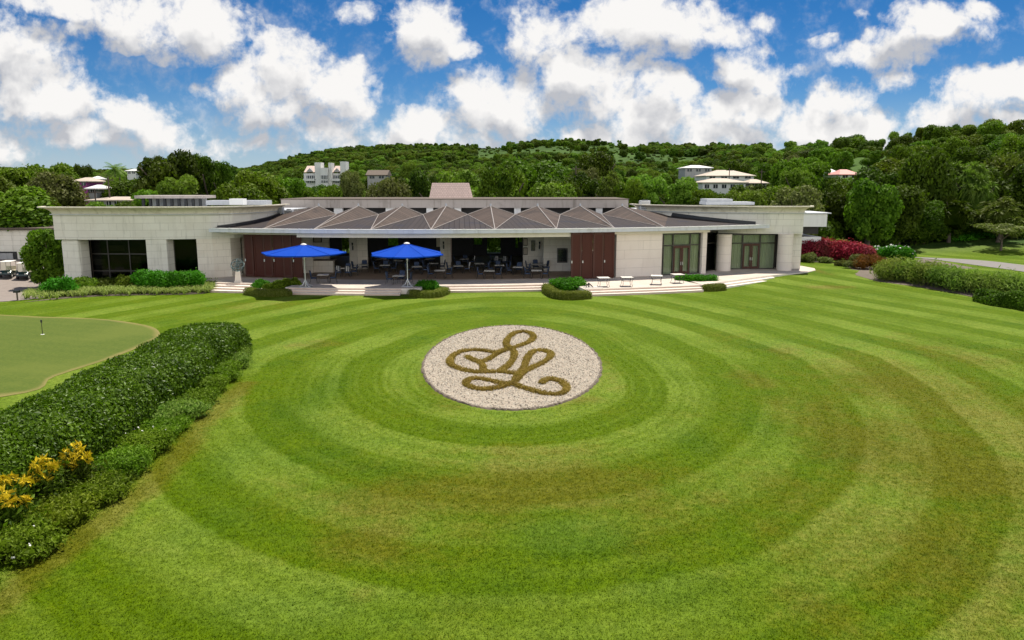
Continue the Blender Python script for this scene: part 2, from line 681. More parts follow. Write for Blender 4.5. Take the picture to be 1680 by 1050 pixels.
def mat_roof(name, a=(0.042, 0.030, 0.024), b=(0.096, 0.069, 0.055), stainc=(0.024, 0.019, 0.018)):
    m, nt, out = new_mat(name)
    uv = coords(nt, 'UV')
    s = nt.n('ShaderNodeSeparateXYZ', Vector=uv)
    f = nt.math('PINGPONG', s.outputs[0], 0.23)
    seam = nt.ss(f, 0.0, 0.05)
    P = wpos(nt)
    n1 = nt.noise(P, 0.45, 6, 0.65)
    n2 = nt.noise(P, 3.0, 5, 0.7)
    cid = nt.math('FLOOR', nt.math('DIVIDE', s.outputs[0], 0.46))
    wn = nt.n('ShaderNodeTexWhiteNoise', {'noise_dimensions': '1D'}, W=cid).outputs[0]
    c = nt.mix(nt.math('ADD', nt.math('MULTIPLY', n2, .6), nt.math('MULTIPLY', wn, .4)), a, b)
    c = nt.mix(nt.math('MULTIPLY', nt.ss(n1, .5, .72), .75), c, stainc)
    c = nt.mix(nt.math('SUBTRACT', 1.0, seam), c, tuple(k * 0.7 for k in a))
    principled(nt, out, c, 0.75, bump=seam, bstr=0.6, bdist=0.04, spec=0.15)
    return m


def mat_gravel():
    m, nt, out = new_mat('gravel')
    P = wpos(nt)
    vo = nt.n('ShaderNodeTexVoronoi', Scale=8.5, Vector=P)
    n1 = nt.noise(P, 0.6, 5, 0.6)
    n2 = nt.noise(P, 22.0, 4, 0.7)
    wv = nt.n('ShaderNodeSeparateColor', Color=vo.outputs['Color'])
    c = nt.mix(wv.outputs[0], (0.215, 0.180, 0.130), (0.52, 0.46, 0.365))
    c = nt.mix(nt.ss(wv.outputs[1], .80, .84), c, (0.12, 0.09, 0.075))
    c = nt.mix(nt.math('MULTIPLY', nt.ss(n1, .45, .7), .4), c, (0.36, 0.33, 0.30))
    c = nt.mix(nt.math('MULTIPLY', nt.ss(n2, .35, .55), .35), (0.30, 0.25, 0.19), c)
    principled(nt, out, c, 0.85, bump=vo.outputs['Distance'], bstr=0.9, bdist=0.05, spec=0.2)
    return m


def mat_green():
    m, nt, out = new_mat('putting_turf')
    P = wpos(nt)
    rim = nt.n('ShaderNodeAttribute', {'attribute_name': 'rim'}).outputs['Fac']
    n1 = nt.noise(P, 0.5, 4)
    n2 = nt.noise(P, 7.0, 6, .75)
    s = nt.n('ShaderNodeSeparateXYZ', Vector=P)
    st = nt.math('PINGPONG', nt.math('ADD', nt.math('MULTIPLY_ADD', s.outputs[0], .35, s.outputs[1]), n1), 0.6)
    c = nt.mix(nt.lin(st, 0, .6, 0, 1), (0.078, 0.104, 0.012), (0.090, 0.116, 0.014))
    c = nt.mix(nt.ss(n2, .38, .68), c, (0.050, 0.084, 0.006))
    c = nt.mix(nt.math('MULTIPLY', nt.ss(nt.noise(P, .18, 4), .45, .65), .5), c, (0.105, 0.128, 0.018))
    r = nt.math('ADD', rim, nt.math('ADD', nt.math('MULTIPLY_ADD', n1, 1.0, -.5), nt.math('MULTIPLY_ADD', n2, .6, -.3)))
    c = nt.mix(nt.math('MULTIPLY', nt.ss(r, .15, 1.0), .8), c, (0.20, 0.165, 0.055))
    principled(nt, out, c, 0.8, bump=n2, bstr=.25, bdist=.02, spec=.15)
    return m


def mat_glass(name, tint=(0.35, 0.38, 0.36), mixv=0.35):
    m, nt, out = new_mat(name)
    tr = nt.n('ShaderNodeBsdfTransparent', Color=(*tint, 1))
    n = nt.noise(wpos(nt), 0.7, 3)
    bp = nt.n('ShaderNodeBump', Strength=0.05, Distance=0.3, Height=n)
    gl = nt.n('ShaderNodeBsdfGlossy', Color=(0.8, 0.85, 0.85, 1), Roughness=0.03, Normal=bp.outputs[0])
    fr = nt.n('ShaderNodeFresnel', IOR=1.5)
    mx = nt.n('ShaderNodeMixShader', i0=nt.math('MULTIPLY', fr.outputs[0], mixv, clamp=True), i1=tr.outputs[0], i2=gl.outputs[0])
    nt.t.links.new(mx.outputs[0], out.inputs[0])
    return m


def mat_stripe(name, a, b, period, axis=0):
    m, nt, out = new_mat(name)
    s = nt.n('ShaderNodeSeparateXYZ', Vector=coords(nt))
    f = nt.math('PINGPONG', s.outputs[axis], period)
    c = nt.mix(nt.ss(f, period * .48, period * .52), a, b)
    principled(nt, out, c, 0.85, spec=0.2)
    return m


def mat_wood(name, a, b):
    m, nt, out = new_mat(name)
    P = wpos(nt)
    s = nt.n('ShaderNodeSeparateXYZ', Vector=P)
    u = nt.math('ADD', s.outputs[0], nt.math('MULTIPLY', s.outputs[1], .4))
    v = nt.n('ShaderNodeCombineXYZ', X=nt.math('MULTIPLY', u, 9), Y=0.0, Z=nt.math('MULTIPLY', s.outputs[2], .6))
    n = nt.noise(v.outputs[0], 1.0, 5, .65)
    lv = nt.math('PINGPONG', s.outputs[2], 0.05)
    c = nt.mix(n, a, b)
    c = nt.mix(nt.math('MULTIPLY', nt.ss(lv, .035, .05), .6), c, tuple(k * .35 for k in a))
    principled(nt, out, c, 0.5, bump=lv, bstr=.4, bdist=.02, spec=.3)
    return m


def mat_canopy():
    m, nt, out = new_mat('blue_canvas')
    n = nt.noise(coords(nt), 1.3, 4)
    c = nt.mix(n, (0.001, 0.054, 0.40), (0.0015, 0.074, 0.52))
    b = nt.n('ShaderNodeBsdfPrincipled', Roughness=.8)
    nt.t.links.new(c, b.inputs['Base Color'])
    b.inputs['Specular IOR Level'].default_value = .15
    tr = nt.n('ShaderNodeBsdfTranslucent', Color=c)
    mx = nt.n('ShaderNodeMixShader', i0=.3, i1=b.outputs[0], i2=tr.outputs[0])
    nt.t.links.new(mx.outputs[0], out.inputs[0])
    return m


M = {}
M['lawn'] = mat_lawn()
M['terrain'] = mat_terrain()
M['stone'] = mat_stone('coral_stone', (0.74, 0.67, 0.57), (0.60, 0.50, 0.39), stain=.4)
M['wing_stone'] = mat_stone('weathered_coral_stone', (0.71, 0.67, 0.58), (0.52, 0.47, 0.38), course=.62, blk=2.3, stain=.8)
M['pink_stone'] = mat_stone('pink_coral_stone', (0.76, 0.67, 0.58), (0.62, 0.51, 0.42), course=.82, blk=4.2, stain=.35)
M['cornice'] = mat_plaster('cornice_plaster', (0.68, 0.62, 0.49), (0.36, 0.31, 0.20), .75)
M['fascia'] = mat_plaster('painted_concrete', (0.55, 0.56, 0.58), (0.36, 0.35, 0.34), .6)  # bluish cast of the sky light put into the slab edge's base colour
M['beam'] = mat_plaster('beam_plaster', (0.66, 0.60, 0.50), (0.50, 0.44, 0.35), .4)
M['rear'] = mat_plaster('rear_concrete', (0.42, 0.37, 0.33), (0.22, 0.19, 0.16), .8)
M['white'] = mat_plaster('white_paint', (0.74, 0.73, 0.70), (0.5, 0.48, 0.44), .4)
M['paving'] = mat_stone('terrace_paving', (0.74, 0.66, 0.57), (0.70, 0.60, 0.50), course=.9, blk=.9, stain=.05)
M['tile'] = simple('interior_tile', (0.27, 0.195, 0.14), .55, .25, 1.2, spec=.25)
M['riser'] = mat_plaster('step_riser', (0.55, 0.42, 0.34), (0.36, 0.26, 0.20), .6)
M['roof'] = mat_roof('brown_metal_roof')
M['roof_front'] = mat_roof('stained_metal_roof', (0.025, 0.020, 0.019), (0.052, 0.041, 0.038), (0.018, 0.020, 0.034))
M['ridge'] = simple('ridge_flashing', (0.27, 0.235, 0.205), .5, .3, 4)
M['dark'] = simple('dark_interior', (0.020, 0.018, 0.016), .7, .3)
M['ceiling'] = simple('ceiling', (0.10, 0.085, 0.07), .8, .2)
M['bronze'] = simple('bronze_frame', (0.030, 0.022, 0.017), .4, .2)
M['shutter'] = mat_wood('red_brown_shutter', (0.042, 0.006, 0.001), (0.074, 0.012, 0.002))
M['shutter_stile'] = mat_wood('shutter_stile', (0.055, 0.018, 0.010), (0.085, 0.028, 0.016))
M['glass'] = mat_glass('window_glass', (.80, .84, .78), .6)
M['dark_glass'] = mat_glass('dark_glass', (.30, .31, .28), .45)
M['curtain'] = simple('pale_curtain', (0.62, 0.60, 0.50), .9, .1)
M['steel'] = simple('brushed_steel', (0.55, 0.55, 0.53), .35, .1, metallic=.6)
M['galv'] = simple('galvanised_metal', (0.45, 0.46, 0.47), .5, .2)
M['iron'] = simple('black_iron', (0.012, 0.012, 0.013), .45, .2)
M['canvas'] = mat_canopy()
M['cushion'] = simple('slate_blue_cushion', (0.035, 0.055, 0.105), .85, .25)
M['stripe'] = mat_stripe('striped_cushion', (0.02, 0.022, 0.03), (0.62, 0.60, 0.56), .085)
M['marble'] = simple('table_top_stone', (0.62, 0.58, 0.52), .4, .1, 6)
M['verdigris'] = simple('verdigris_bronze', (0.09, 0.13, 0.13), .5, .5, 8, metallic=.3)
M['gravel'] = mat_gravel()
M['green'] = mat_green()
M['asphalt'] = simple('car_park_asphalt', (0.20, 0.165, 0.14), .85, .2, 1.5, bstr=.1)
M['road'] = simple('road_asphalt', (0.165, 0.15, 0.135), .85, .2, 1.5, bstr=.1)
M['kerb'] = simple('kerb_concrete', (0.5, 0.47, 0.42), .8, .15)
M['soil'] = simple('bed_soil', (0.11, 0.085, 0.06), .9, .4, 3, bstr=.4)
M['bark'] = simple('bark', (0.10, 0.075, 0.055), .9, .35, 5, bstr=.3)
M['cart_green'] = simple('dark_green_paint', (0.006, 0.030, 0.020), .25, .1)
M['cart_roof'] = simple('cream_plastic', (0.72, 0.70, 0.62), .5, .05)
M['rubber'] = simple('rubber', (0.012, 0.012, 0.012), .8, .2)
M['seat'] = simple('cream_vinyl', (0.55, 0.48, 0.32), .6, .1)
M['plastic_black'] = simple('black_plastic', (0.02, 0.02, 0.02), .5, .1)
M['timber'] = simple('weathered_timber', (0.10, 0.075, 0.055), .9, .3, 4)
M['house_white'] = mat_plaster('house_white', (0.60, 0.59, 0.56), (0.40, 0.38, 0.35), .5)
M['house_grey'] = mat_plaster('house_grey', (0.34, 0.33, 0.32), (0.2, 0.19, 0.18), .5)
M['house_pink'] = simple('house_magenta', (0.28, 0.05, 0.18), .8, .1)
M['roof_cream'] = simple('cream_sheet_roof', (0.40, 0.33, 0.255), .7, .2, .6)
M['roof_white'] = simple('white_sheet_roof', (0.60, 0.58, 0.55), .6, .15, .6)
M['roof_pink'] = simple('pink_tile_roof', (0.52, 0.24, 0.20), .7, .15, .8)
M['roof_tan'] = simple('tan_shingle', (0.45, 0.34, 0.29), .8, .2, 1)
M['win_dark'] = simple('dark_window_pane', (0.02, 0.025, 0.03), .15, .1)
M['flower_white'] = simple('white_petal', (0.75, 0.73, 0.68), .8, .1)
M['flower_red'] = simple('red_petal', (0.55, 0.05, 0.03), .8, .2)
# foliage
M['leaf_dark'] = leaf_mat('leaf_dark', (0.012, 0.030, 0.002), (0.110, 0.172, 0.009))  # dark ends here and in leaf_mid lowered: inner crown shade put into leaf colour
M['leaf_mid'] = leaf_mat('leaf_mid', (0.020, 0.050, 0.002), (0.175, 0.255, 0.014))
M['leaf_light'] = leaf_mat('leaf_light', (0.065, 0.120, 0.010), (0.205, 0.290, 0.030))
M['leaf_olive'] = leaf_mat('leaf_olive', (0.075, 0.092, 0.022), (0.200, 0.215, 0.062))
M['leaf_spiky'] = leaf_mat('leaf_strap', (0.045, 0.085, 0.010), (0.200, 0.260, 0.042))
M['leaf_hedge'] = leaf_mat('leaf_hedge', (0.010, 0.030, 0.001), (0.118, 0.205, 0.006), trans=.25, rough=.42, objvar=0.0, hue=0, spec=.16)
M['leaf_shrub'] = leaf_mat('leaf_shrub', (0.034, 0.070, 0.003), (0.190, 0.275, 0.016), objvar=.3)
M['leaf_bright'] = leaf_mat('leaf_bright', (0.020, 0.095, 0.003), (0.085, 0.290, 0.012), objvar=.15, hue=.02)
M['leaf_box'] = leaf_mat('leaf_box', (0.075, 0.092, 0.012), (0.190, 0.205, 0.036), objvar=.15, hue=.02)
M['leaf_brown'] = leaf_mat('leaf_monogram', (0.150, 0.095, 0.018), (0.380, 0.270, 0.065), objvar=0, hue=0)
M['leaf_gold'] = leaf_mat('leaf_gold', (0.34, 0.24, 0.008), (0.72, 0.54, 0.022), trans=.2, objvar=.1, hue=.01)
M['leaf_yellow'] = leaf_mat('leaf_yellow', (0.18, 0.20, 0.01), (0.56, 0.48, 0.03))
M['leaf_red'] = leaf_mat('leaf_red', (0.030, 0.012, 0.006), (0.520, 0.030, 0.060), objvar=.3, hue=.02, trans=.15)
M['leaf_pink'] = leaf_mat('leaf_pink', (0.035, 0.020, 0.008), (0.600, 0.070, 0.110), objvar=.2, hue=.02)
M['leaf_rust'] = leaf_mat('leaf_rust', (0.12, 0.060, 0.010), (0.29, 0.155, 0.022))
M['leaf_strap'] = leaf_mat('leaf_liriope', (0.095, 0.140, 0.018), (0.330, 0.370, 0.100), objvar=.1, hue=.02)
M['leaf_pale'] = leaf_mat('leaf_pale', (0.050, 0.105, 0.010), (0.320, 0.400, 0.075), objvar=.3)

# ================================================================== world, sun, camera
SUN_EL, SUN_AZ = radians(67), radians(24)     # azimuth measured from +Y towards +X


def build_world():
    w = bpy.data.worlds.new('World')
    scene.world = w
    w.use_nodes = True
    t = w.node_tree
    t.nodes.clear()
    nt = NT(t)
    # cloud density as a node group of a direction projected on the plane y = 1
    g = bpy.data.node_groups.new('cloud_density', 'ShaderNodeTree')
    g.interface.new_socket('P', in_out='INPUT', socket_type='NodeSocketVector')
    g.interface.new_socket('Density', in_out='OUTPUT', socket_type='NodeSocketFloat')
    gt = NT(g)
    gi = g.nodes.new('NodeGroupInput')
    go = g.nodes.new('NodeGroupOutput')
    g.interface.new_socket('Soft', in_out='OUTPUT', socket_type='NodeSocketFloat')
    P0 = gi.outputs[0]
    nz = gt.n('ShaderNodeTexNoise', Scale=7.0, Detail=5.0, Roughness=.6, Vector=P0)
    off = gt.vmath('SUBTRACT', nz.outputs['Color'], (.5, .5, .5)).outputs[0]
    P = gt.vmath('ADD', P0, gt.vmath('SCALE', off, scale=0.075).outputs[0]).outputs[0]
    blobs = [(330, 50, 100, 58, 1), (235, 28, 115, 48, 1), (110, 5, 110, 26, .9), (150, 45, 60, 20, .5),
             (35, 105, 68, 80, 1), (85, 160, 110, 50, 1), (200, 185, 90, 40, .9), (130, 222, 120, 28, .85), (265, 215, 70, 40, .8), (30, 225, 60, 40, .6),
             (470, 120, 95, 62, 1), (545, 150, 85, 55, 1), (400, 145, 62, 42, .9), (460, 180, 95, 34, .9), (545, 215, 75, 40, .75), (420, 232, 55, 14, .6), (330, 140, 25, 14, .5),
             (695, 52, 72, 52, 1), (700, 90, 50, 35, .8), (585, 32, 40, 20, .45), (755, 88, 30, 20, .7),
             (1065, 40, 145, 58, 1), (1190, 55, 75, 26, .8), (1250, 45, 36, 18, .55), (880, 70, 50, 70, .85), (965, 130, 95, 55, 1), (815, 180, 105, 60, 1), (985, 160, 70, 30, .9),
             (690, 215, 70, 38, .85), (780, 225, 80, 30, .7), (640, 225, 60, 30, .6),
             (1090, 150, 55, 38, .95), (1080, 190, 95, 52, .95), (1010, 222, 130, 38, .85), (1215, 105, 62, 40, .9), (1250, 130, 70, 28, .75), (1210, 185, 75, 52, .9), (1170, 222, 150, 35, .85),
             (1335, 200, 90, 42, .95), (1380, 165, 70, 32, .95), (1400, 210, 110, 36, .85), (1290, 165, 40, 16, .6),
             (1545, 45, 85, 34, .9), (1600, 18, 45, 28, .9), (1475, 75, 62, 45, .8), (1420, 100, 60, 24, .65), (1470, 140, 42, 26, .65), (1480, 50, 50, 40, .6),
             (1610, 158, 85, 48, .95), (1560, 185, 75, 30, .8), (1670, 140, 55, 40, .9), (1560, 215, 80, 14, .3), (1665, 206, 50, 15, .8),
             (1345, 75, 26, 12, .36), (118, 95, 40, 24, .38), (1410, 22, 16, 11, .3), (850, 235, 900, 26, .34)]
    acc = None
    for (px, py, rx, ry, wt) in blobs:
        cx = (px - 840) / F / CP
        u = (px - 840) / F
        v = (py - 525) / F
        f = CP - v * SP
        d = SP + v * CP
        cx, cz = u / f, -d / f
        q = gt.vmath('MULTIPLY', gt.vmath('SUBTRACT', P, (cx, cz, 0)).outputs[0], (F / rx / 1.12, F / ry / 1.12, 0)).outputs[0]
        dd = gt.vmath('DOT_PRODUCT', q, q).outputs['Value']
        m = gt.math('MULTIPLY_ADD', dd, -wt, wt, clamp=True)
        acc = m if acc is None else gt.math('SMOOTH_MAX', acc, m, 0.12)
    n1 = gt.noise(P, 22.0, 10.0, .58)
    n2 = gt.noise(P0, 80.0, 6.0, .6)
    de = gt.math('ADD', acc, gt.math('MULTIPLY_ADD', n1, 2.6, -1.25))
    de = gt.math('ADD', de, gt.math('MULTIPLY_ADD', n2, .9, -.45))
    de = gt.math('MULTIPLY', de, gt.ss(acc, 0.0, .18))
    g.links.new(de, go.inputs[0])
    n3 = gt.noise(P, 17.0, 3.0, .5)
    g.links.new(gt.math('ADD', acc, gt.math('MULTIPLY_ADD', n3, 1.8, -.9)), go.inputs[1])

    D = coords(nt, 'Generated')
    s = nt.n('ShaderNodeSeparateXYZ', Vector=D)
    ahead = nt.ss(s.outputs[1], -.05, .25)
    yy = nt.math('MAXIMUM', s.outputs[1], 0.15)
    P = nt.n('ShaderNodeCombineXYZ', X=nt.math('DIVIDE', s.outputs[0], yy), Y=nt.math('DIVIDE', s.outputs[2], yy), Z=0.0).outputs[0]

    def dens(v):
        n = nt.n('ShaderNodeGroup')
        n.node_tree = g
        t.links.new(v, n.inputs[0])
        return n.outputs

    d0, s0 = dens(P)
    d1, s1 = dens(nt.vmath('ADD', P, (0.008, 0.034, 0)).outputs[0])
    alpha = nt.ss(d0, 0.0, 0.86)
    lit = nt.math('ADD', nt.math('MULTIPLY', nt.math('SUBTRACT', s0, s1), 1.0), nt.math('MULTIPLY', nt.math('SUBTRACT', d0, d1), .35))
    sh = nt.math('MULTIPLY_ADD', lit, 1.1, 0.64)
    sh = nt.math('SUBTRACT', sh, nt.math('MULTIPLY', nt.ss(s1, .55, 1.35), .42), clamp=True)
    ccol = nt.mix(sh, (2.3, 2.36, 2.54), (4.25, 4.18, 4.10))
    sky = nt.n('ShaderNodeTexSky', {'sky_type': 'NISHITA', 'sun_disc': False, 'sun_elevation': SUN_EL, 'sun_rotation': SUN_AZ,
                                    'altitude': 2500.0, 'air_density': 1.0, 'dust_density': 0.0, 'ozone_density': 3.0})
    hs = nt.n('ShaderNodeHueSaturation', Hue=0.5, Saturation=1.38, Value=0.34, Color=sky.outputs[0])
    blue = nt.mix(1.0, hs.outputs[0], (.90, .98, 1.08), 'MULTIPLY')
    hz_ = nt.math('MULTIPLY', nt.math('SUBTRACT', 1.0, nt.ss(s.outputs[2], .0, .12)), .6)
    blue = nt.mix(hz_, blue, (2.0, 2.45, 3.0))
    c = nt.mix(alpha, blue, ccol)
    # the unseen sky behind the viewer: bright cloud added to fill the shaded facade
    nb = nt.ss(nt.noise(D, 3.0, 6, .55), .40, .62)
    back = nt.mix(nb, sky.outputs[0], (11.0, 10.4, 9.5))
    upw = nt.ss(s.outputs[2], .45, .75)
    back_mix = nt.math('MULTIPLY', nt.math('SUBTRACT', 1.0, ahead), nt.math('SUBTRACT', 1.0, upw))
    c = nt.mix(back_mix, c, back)
    bg = nt.n('ShaderNodeBackground', Color=c, Strength=0.12)
    out = t.nodes.new('ShaderNodeOutputWorld')
    t.links.new(bg.outputs[0], out.inputs[0])
    w.cycles.sampling_method = 'MANUAL'
    w.cycles.sample_map_resolution = 512


build_world()
sl = bpy.data.lights.new('sun', 'SUN')
sl.energy = 4.1
sl.angle = radians(0.53)
sl.color = (1.0, 0.94, 0.84)
so = bpy.data.objects.new('sun', sl)
COL.objects.link(so)
sd = Vector((sin(SUN_AZ) * cos(SUN_EL), cos(SUN_AZ) * cos(SUN_EL), sin(SUN_EL)))
so.rotation_euler = (-sd).to_track_quat('-Z', 'Y').to_euler()
so.location = sd * 200

cam = bpy.data.cameras.new('camera')
cam.sensor_width = 36
cam.lens = 36 * F / 1680
cam.clip_start = 0.5
cam.clip_end = 9000
co = bpy.data.objects.new('camera', cam)
COL.objects.link(co)
co.location = (0, 0, HC)
co.rotation_euler = (pi / 2 - PITCH, 0, 0)
scene.camera = co
scene.view_settings.view_transform = 'Standard'
scene.view_settings.look = 'None'
scene.view_settings.exposure = 0.9
scene.view_settings.gamma = 1.0
scene.cycles.max_bounces = 7
scene.cycles.diffuse_bounces = 4
scene.cycles.transparent_max_bounces = 12
scene.cycles.use_denoising = True

# ================================================================== ground
BX, BY, BA, BB = 0.0, 38.66, 4.47, 9.31       # the gravel bed: centre and half-axes


def bed_dist(x, y):
    """distance to the bed's outline (approx.)"""
    yy = np.clip(y - BY, -(BB - BA), BB - BA)
    e = np.sqrt(((x - BX) / BA) ** 2 + ((y - BY) / BB) ** 2)
    d1 = (e - 1) * BA * (1 + 0.55 * np.abs(y - BY) / np.maximum(1e-3, np.hypot(x - BX, y - BY)))
    d2 = np.hypot(x - BX, y - BY - yy) - BA
    return d1 * 0.5 + d2 * 0.5


# px, py, radius x, radius y (in the photograph), amount: worn and sun-dried turf
DRY = [(880, 800, 300, 60, .72), (700, 810, 260, 60, .6), (640, 905, 120, 40, .55), (600, 885, 110, 45, .62), (1290, 800, 110, 60, .5), (1010, 860, 210, 50, .5), (1230, 620, 45, 20, .6), (1290, 575, 35, 14, .55),
       (1500, 640, 170, 80, .62), (1560, 760, 220, 120, .7), (1400, 720, 140, 110, .62), (1650, 700, 140, 130, .6), (1500, 900, 260, 120, .6), (1340, 1000, 90, 60, .5), (1600, 1000, 140, 80, .5),
       (600, 975, 28, 18, .6), (515, 565, 60, 10, .5), (440, 500, 120, 12, .35), (1180, 820, 120, 50, .45), (1360, 471, 45, 3, .9), (930, 655, 70, 10, .7), (740, 665, 50, 8, .55), (1000, 610, 18, 34, .45),
       (1420, 590, 110, 26, .4), (1560, 580, 120, 40, .45), (250, 470, 60, 6, .2), (1030, 505, 90, 10, .2), (720, 485, 14, 6, .8), (1200, 560, 60, 22, .3), (1110, 690, 60, 30, .3), (1345, 445, 12, 8, .6), (860, 740, 200, 14, .5)]

LUSH = [(525, 650, 45, 60, .75), (395, 750, 65, 60, .7), (940, 880, 110, 40, .95), (480, 1000, 260, 60, .6), (620, 770, 90, 22, .6), (1095, 600, 34, 60, .45), (1250, 700, 50, 40, .6), (1130, 720, 60, 40, .6),
        (350, 860, 90, 60, .6), (300, 600, 60, 20, .3), (1110, 970, 120, 60, .6), (820, 960, 160, 50, .5), (830, 700, 150, 14, .5), (1550, 560, 60, 12, .4), (1640, 620, 30, 14, .4), (1300, 520, 120, 10, .3)]


def lawn_attrs(x, y):
    d = bed_dist(x, y)
    side = np.arctan2(y - BY, x - BX)
    ring = d - 1.95 + 0.65 * np.cos(side) + 1.0 * np.sin(side) + 0.2 * np.sin(3 * side + .6)
    dry = np.full(len(x), 0.08)
    for (a, b, ra, rb, k) in DRY:
        # patches lie where they grow on the lawn; outlines are broken up by the material
        gx, gy, _ = GL(a, b)
        sx = ra * math.hypot(gy, HC) / F
        _, y1, _ = GL(a, max(b - rb, 330))
        _, y2, _ = GL(a, b + rb)
        sy = abs(y1 - y2) / 2
        q = ((x - gx) / sx) ** 2 + ((y - gy) / sy) ** 2
        dry = np.maximum(dry, k * np.exp(-q * 0.9))
    # worn strip along the shrubs on the left
    line = np.interp(y, [10, 16.4, 21.4, 27.9, 36.9, 43, 46], [-11.3, -11.4, -11.1, -12.0, -12.7, -14.2, -17])
    dry = np.maximum(dry, 0.8 * np.exp(-((x - line - 0.35) / 0.6) ** 2) * (y < 34))
    dry = np.maximum(dry, np.where(d < 1.0, 0.35 * np.exp(-np.maximum(d, 0) * 3), 0))
    lush = np.zeros(len(x))
    for (a, b, ra, rb, k) in LUSH:
        gx, gy, _ = GL(a, b)
        sx = ra * math.hypot(gy, HC) / F
        sy = abs(GL(a, max(b - rb, 330))[1] - GL(a, b + rb)[1]) / 2
        lush = np.maximum(lush, k * np.exp(-(((x - gx) / sx) ** 2 + ((y - gy) / sy) ** 2) * .9))
    dry = dry * (1 - .8 * lush)
    rough = np.maximum(sst(82, 96, y) * (x < 30), sst(-46, -54, x) * 1.0)
    rough = np.maximum(rough, sst(100, 108, y))
    return ring, dry, rough, lush


def build_lawn():
    xs = np.arange(-62, 84.1, 0.4)
    ys = np.concatenate([np.arange(-24, 8, 1.0), np.arange(8, 108.1, 0.4)])
    X, Y = np.meshgrid(xs, ys)
    Z = hT(X, Y)
    nx, ny = len(xs), len(ys)
    V = np.stack([X, Y, Z], -1).reshape(-1, 3)
    idx = np.arange(nx * ny).reshape(ny, nx)
    Fq = np.stack([idx[:-1, :-1], idx[:-1, 1:], idx[1:, 1:], idx[1:, :-1]], -1).reshape(-1, 4)
    me = np_mesh('lawn', V, Fq)
    ring, dry, rough, lush = lawn_attrs(V[:, 0], V[:, 1])
    for nm, a in (('ring', ring), ('dry', dry), ('rough', rough), ('lush', lush)):
        at = me.attributes.new(nm, 'FLOAT', 'POINT')
        at.data.foreach_set('value', a.astype(np.float32))
    for p in me.polygons:
        p.use_smooth = True
    return structure(link('lawn', me, M['lawn']))


def build_terrain():
    az = np.concatenate([np.radians(np.arange(-180, -48, 6.0)), np.radians(np.arange(-48, 48.1, 0.6)), np.radians(np.arange(54, 180.1, 6.0))])
    ds = np.concatenate([[0.5, 20, 40], np.arange(60, 160, 5.0), np.geomspace(160, 4500, 90)])
    A, D = np.meshgrid(az, ds)
    X, Y = D * np.sin(A), D * np.cos(A)
    Z = hT(X, Y)
    ins = sst(-62, -56, X) * (1 - sst(78, 84, X)) * sst(-24, -18, Y) * (1 - sst(102, 108, Y))
    Z = Z - 1.6 * ins - 0.02
    V = np.stack([X, Y, Z], -1).reshape(-1, 3)
    nx, ny = len(az), len(ds)
    idx = np.arange(nx * ny).reshape(ny, nx)
    Fq = np.stack([idx[:-1, :-1], idx[:-1, 1:], idx[1:, 1:], idx[1:, :-1]], -1).reshape(-1, 4)
    me = np_mesh('terrain', V, Fq)
    for p in me.polygons:
        p.use_smooth = True
    return structure(link('terrain', me, M['terrain']))


build_lawn()
build_terrain()


def build_grass(n=330000):
    rng = np.random.default_rng(3)
    y = 12.0 + 34.0 * (1 - np.sqrt(1 - rng.random(n) ** 1.15))
    x = (rng.random(n) * 2 - 1) * (y * .72 + 4)
    e = ((x - BX) / (BA + .3)) ** 2 + ((y - BY) / (BB + .3)) ** 2
    ok = (e > 1) & (x > np.interp(y, [10, 16.4, 21.4, 27.9, 36.9, 43], [-11.9, -12.0, -11.6, -12.5, -13.4, -15]))
    x, y = x[ok], y[ok]
    n = len(x)
    z = hT(x, y)
    h = rng.uniform(.022, .055, n)
    a = rng.random(n) * 2 * pi
    lean = rng.uniform(.4, 1.5, n)
    w = rng.uniform(.004, .009, n) * (1 + (y - 12) / 14)
    b = a + rng.uniform(.8, 2.2, n)
    p = np.stack([x, y, z], 1)
    sv = np.stack([np.cos(b) * w, np.sin(b) * w, 0 * w], 1)
    tip = p + np.stack([np.cos(a) * h * lean, np.sin(a) * h * lean, h], 1)
    V = np.stack([p - sv, p + sv, tip], 1).reshape(-1, 3)
    me = np_mesh('grass_blades', V, np.arange(3 * n).reshape(n, 3), np.repeat(rng.random(n), 3))
    for nm, v in zip(('ring', 'dry', 'rough', 'lush'), lawn_attrs(x, y)):
        at = me.attributes.new(nm, 'FLOAT', 'POINT')
        at.data.foreach_set('value', np.repeat(v, 3).astype(np.float32))
    tag(link('grass_blades', me, mat_lawn(True)), 'short mown grass blades of the near lawn', 'grass', None, 'stuff')


build_grass()


def sheet(name, outline, mat, dz=0.012, attr=None, res=1.0):
    """a flat sheet laid on the ground inside a closed outline, as rings shrinking to the centroid"""
    P = np.array(outline, float)
    c = P.mean(0)
    rings = [1.0, 0.985, 0.97, 0.955, 0.93, 0.85, 0.7, 0.5, 0.3, 0.12]
    V = []
    at = []
    n = len(P)
    for k in rings:
        Q = c + (P - c) * k
        V += [(q[0], q[1], gz(q[0], q[1]) + dz) for q in Q]
        at += [max(0.0, 1 - (1 - k) / 0.06)] * n
    V.append((c[0], c[1], gz(*c) + dz))
    at.append(0)
    Fq = []
    for r in range(len(rings) - 1):
        for i in range(n):
            j = (i + 1) % n
            Fq.append((r * n + i, r * n + j, (r + 1) * n + j, (r + 1) * n + i))
    b = (len(rings) - 1) * n
    for i in range(n):
        Fq.append((b + i, b + (i + 1) % n, len(V) - 1))
    me = bpy.data.meshes.new(name)
    me.from_pydata(V, [], Fq)
    me.update()
    if attr:
        a = me.attributes.new(attr, 'FLOAT', 'POINT')
        a.data.foreach_set('value', np.array(at, np.float32))
    return structure(link(name, me, mat))


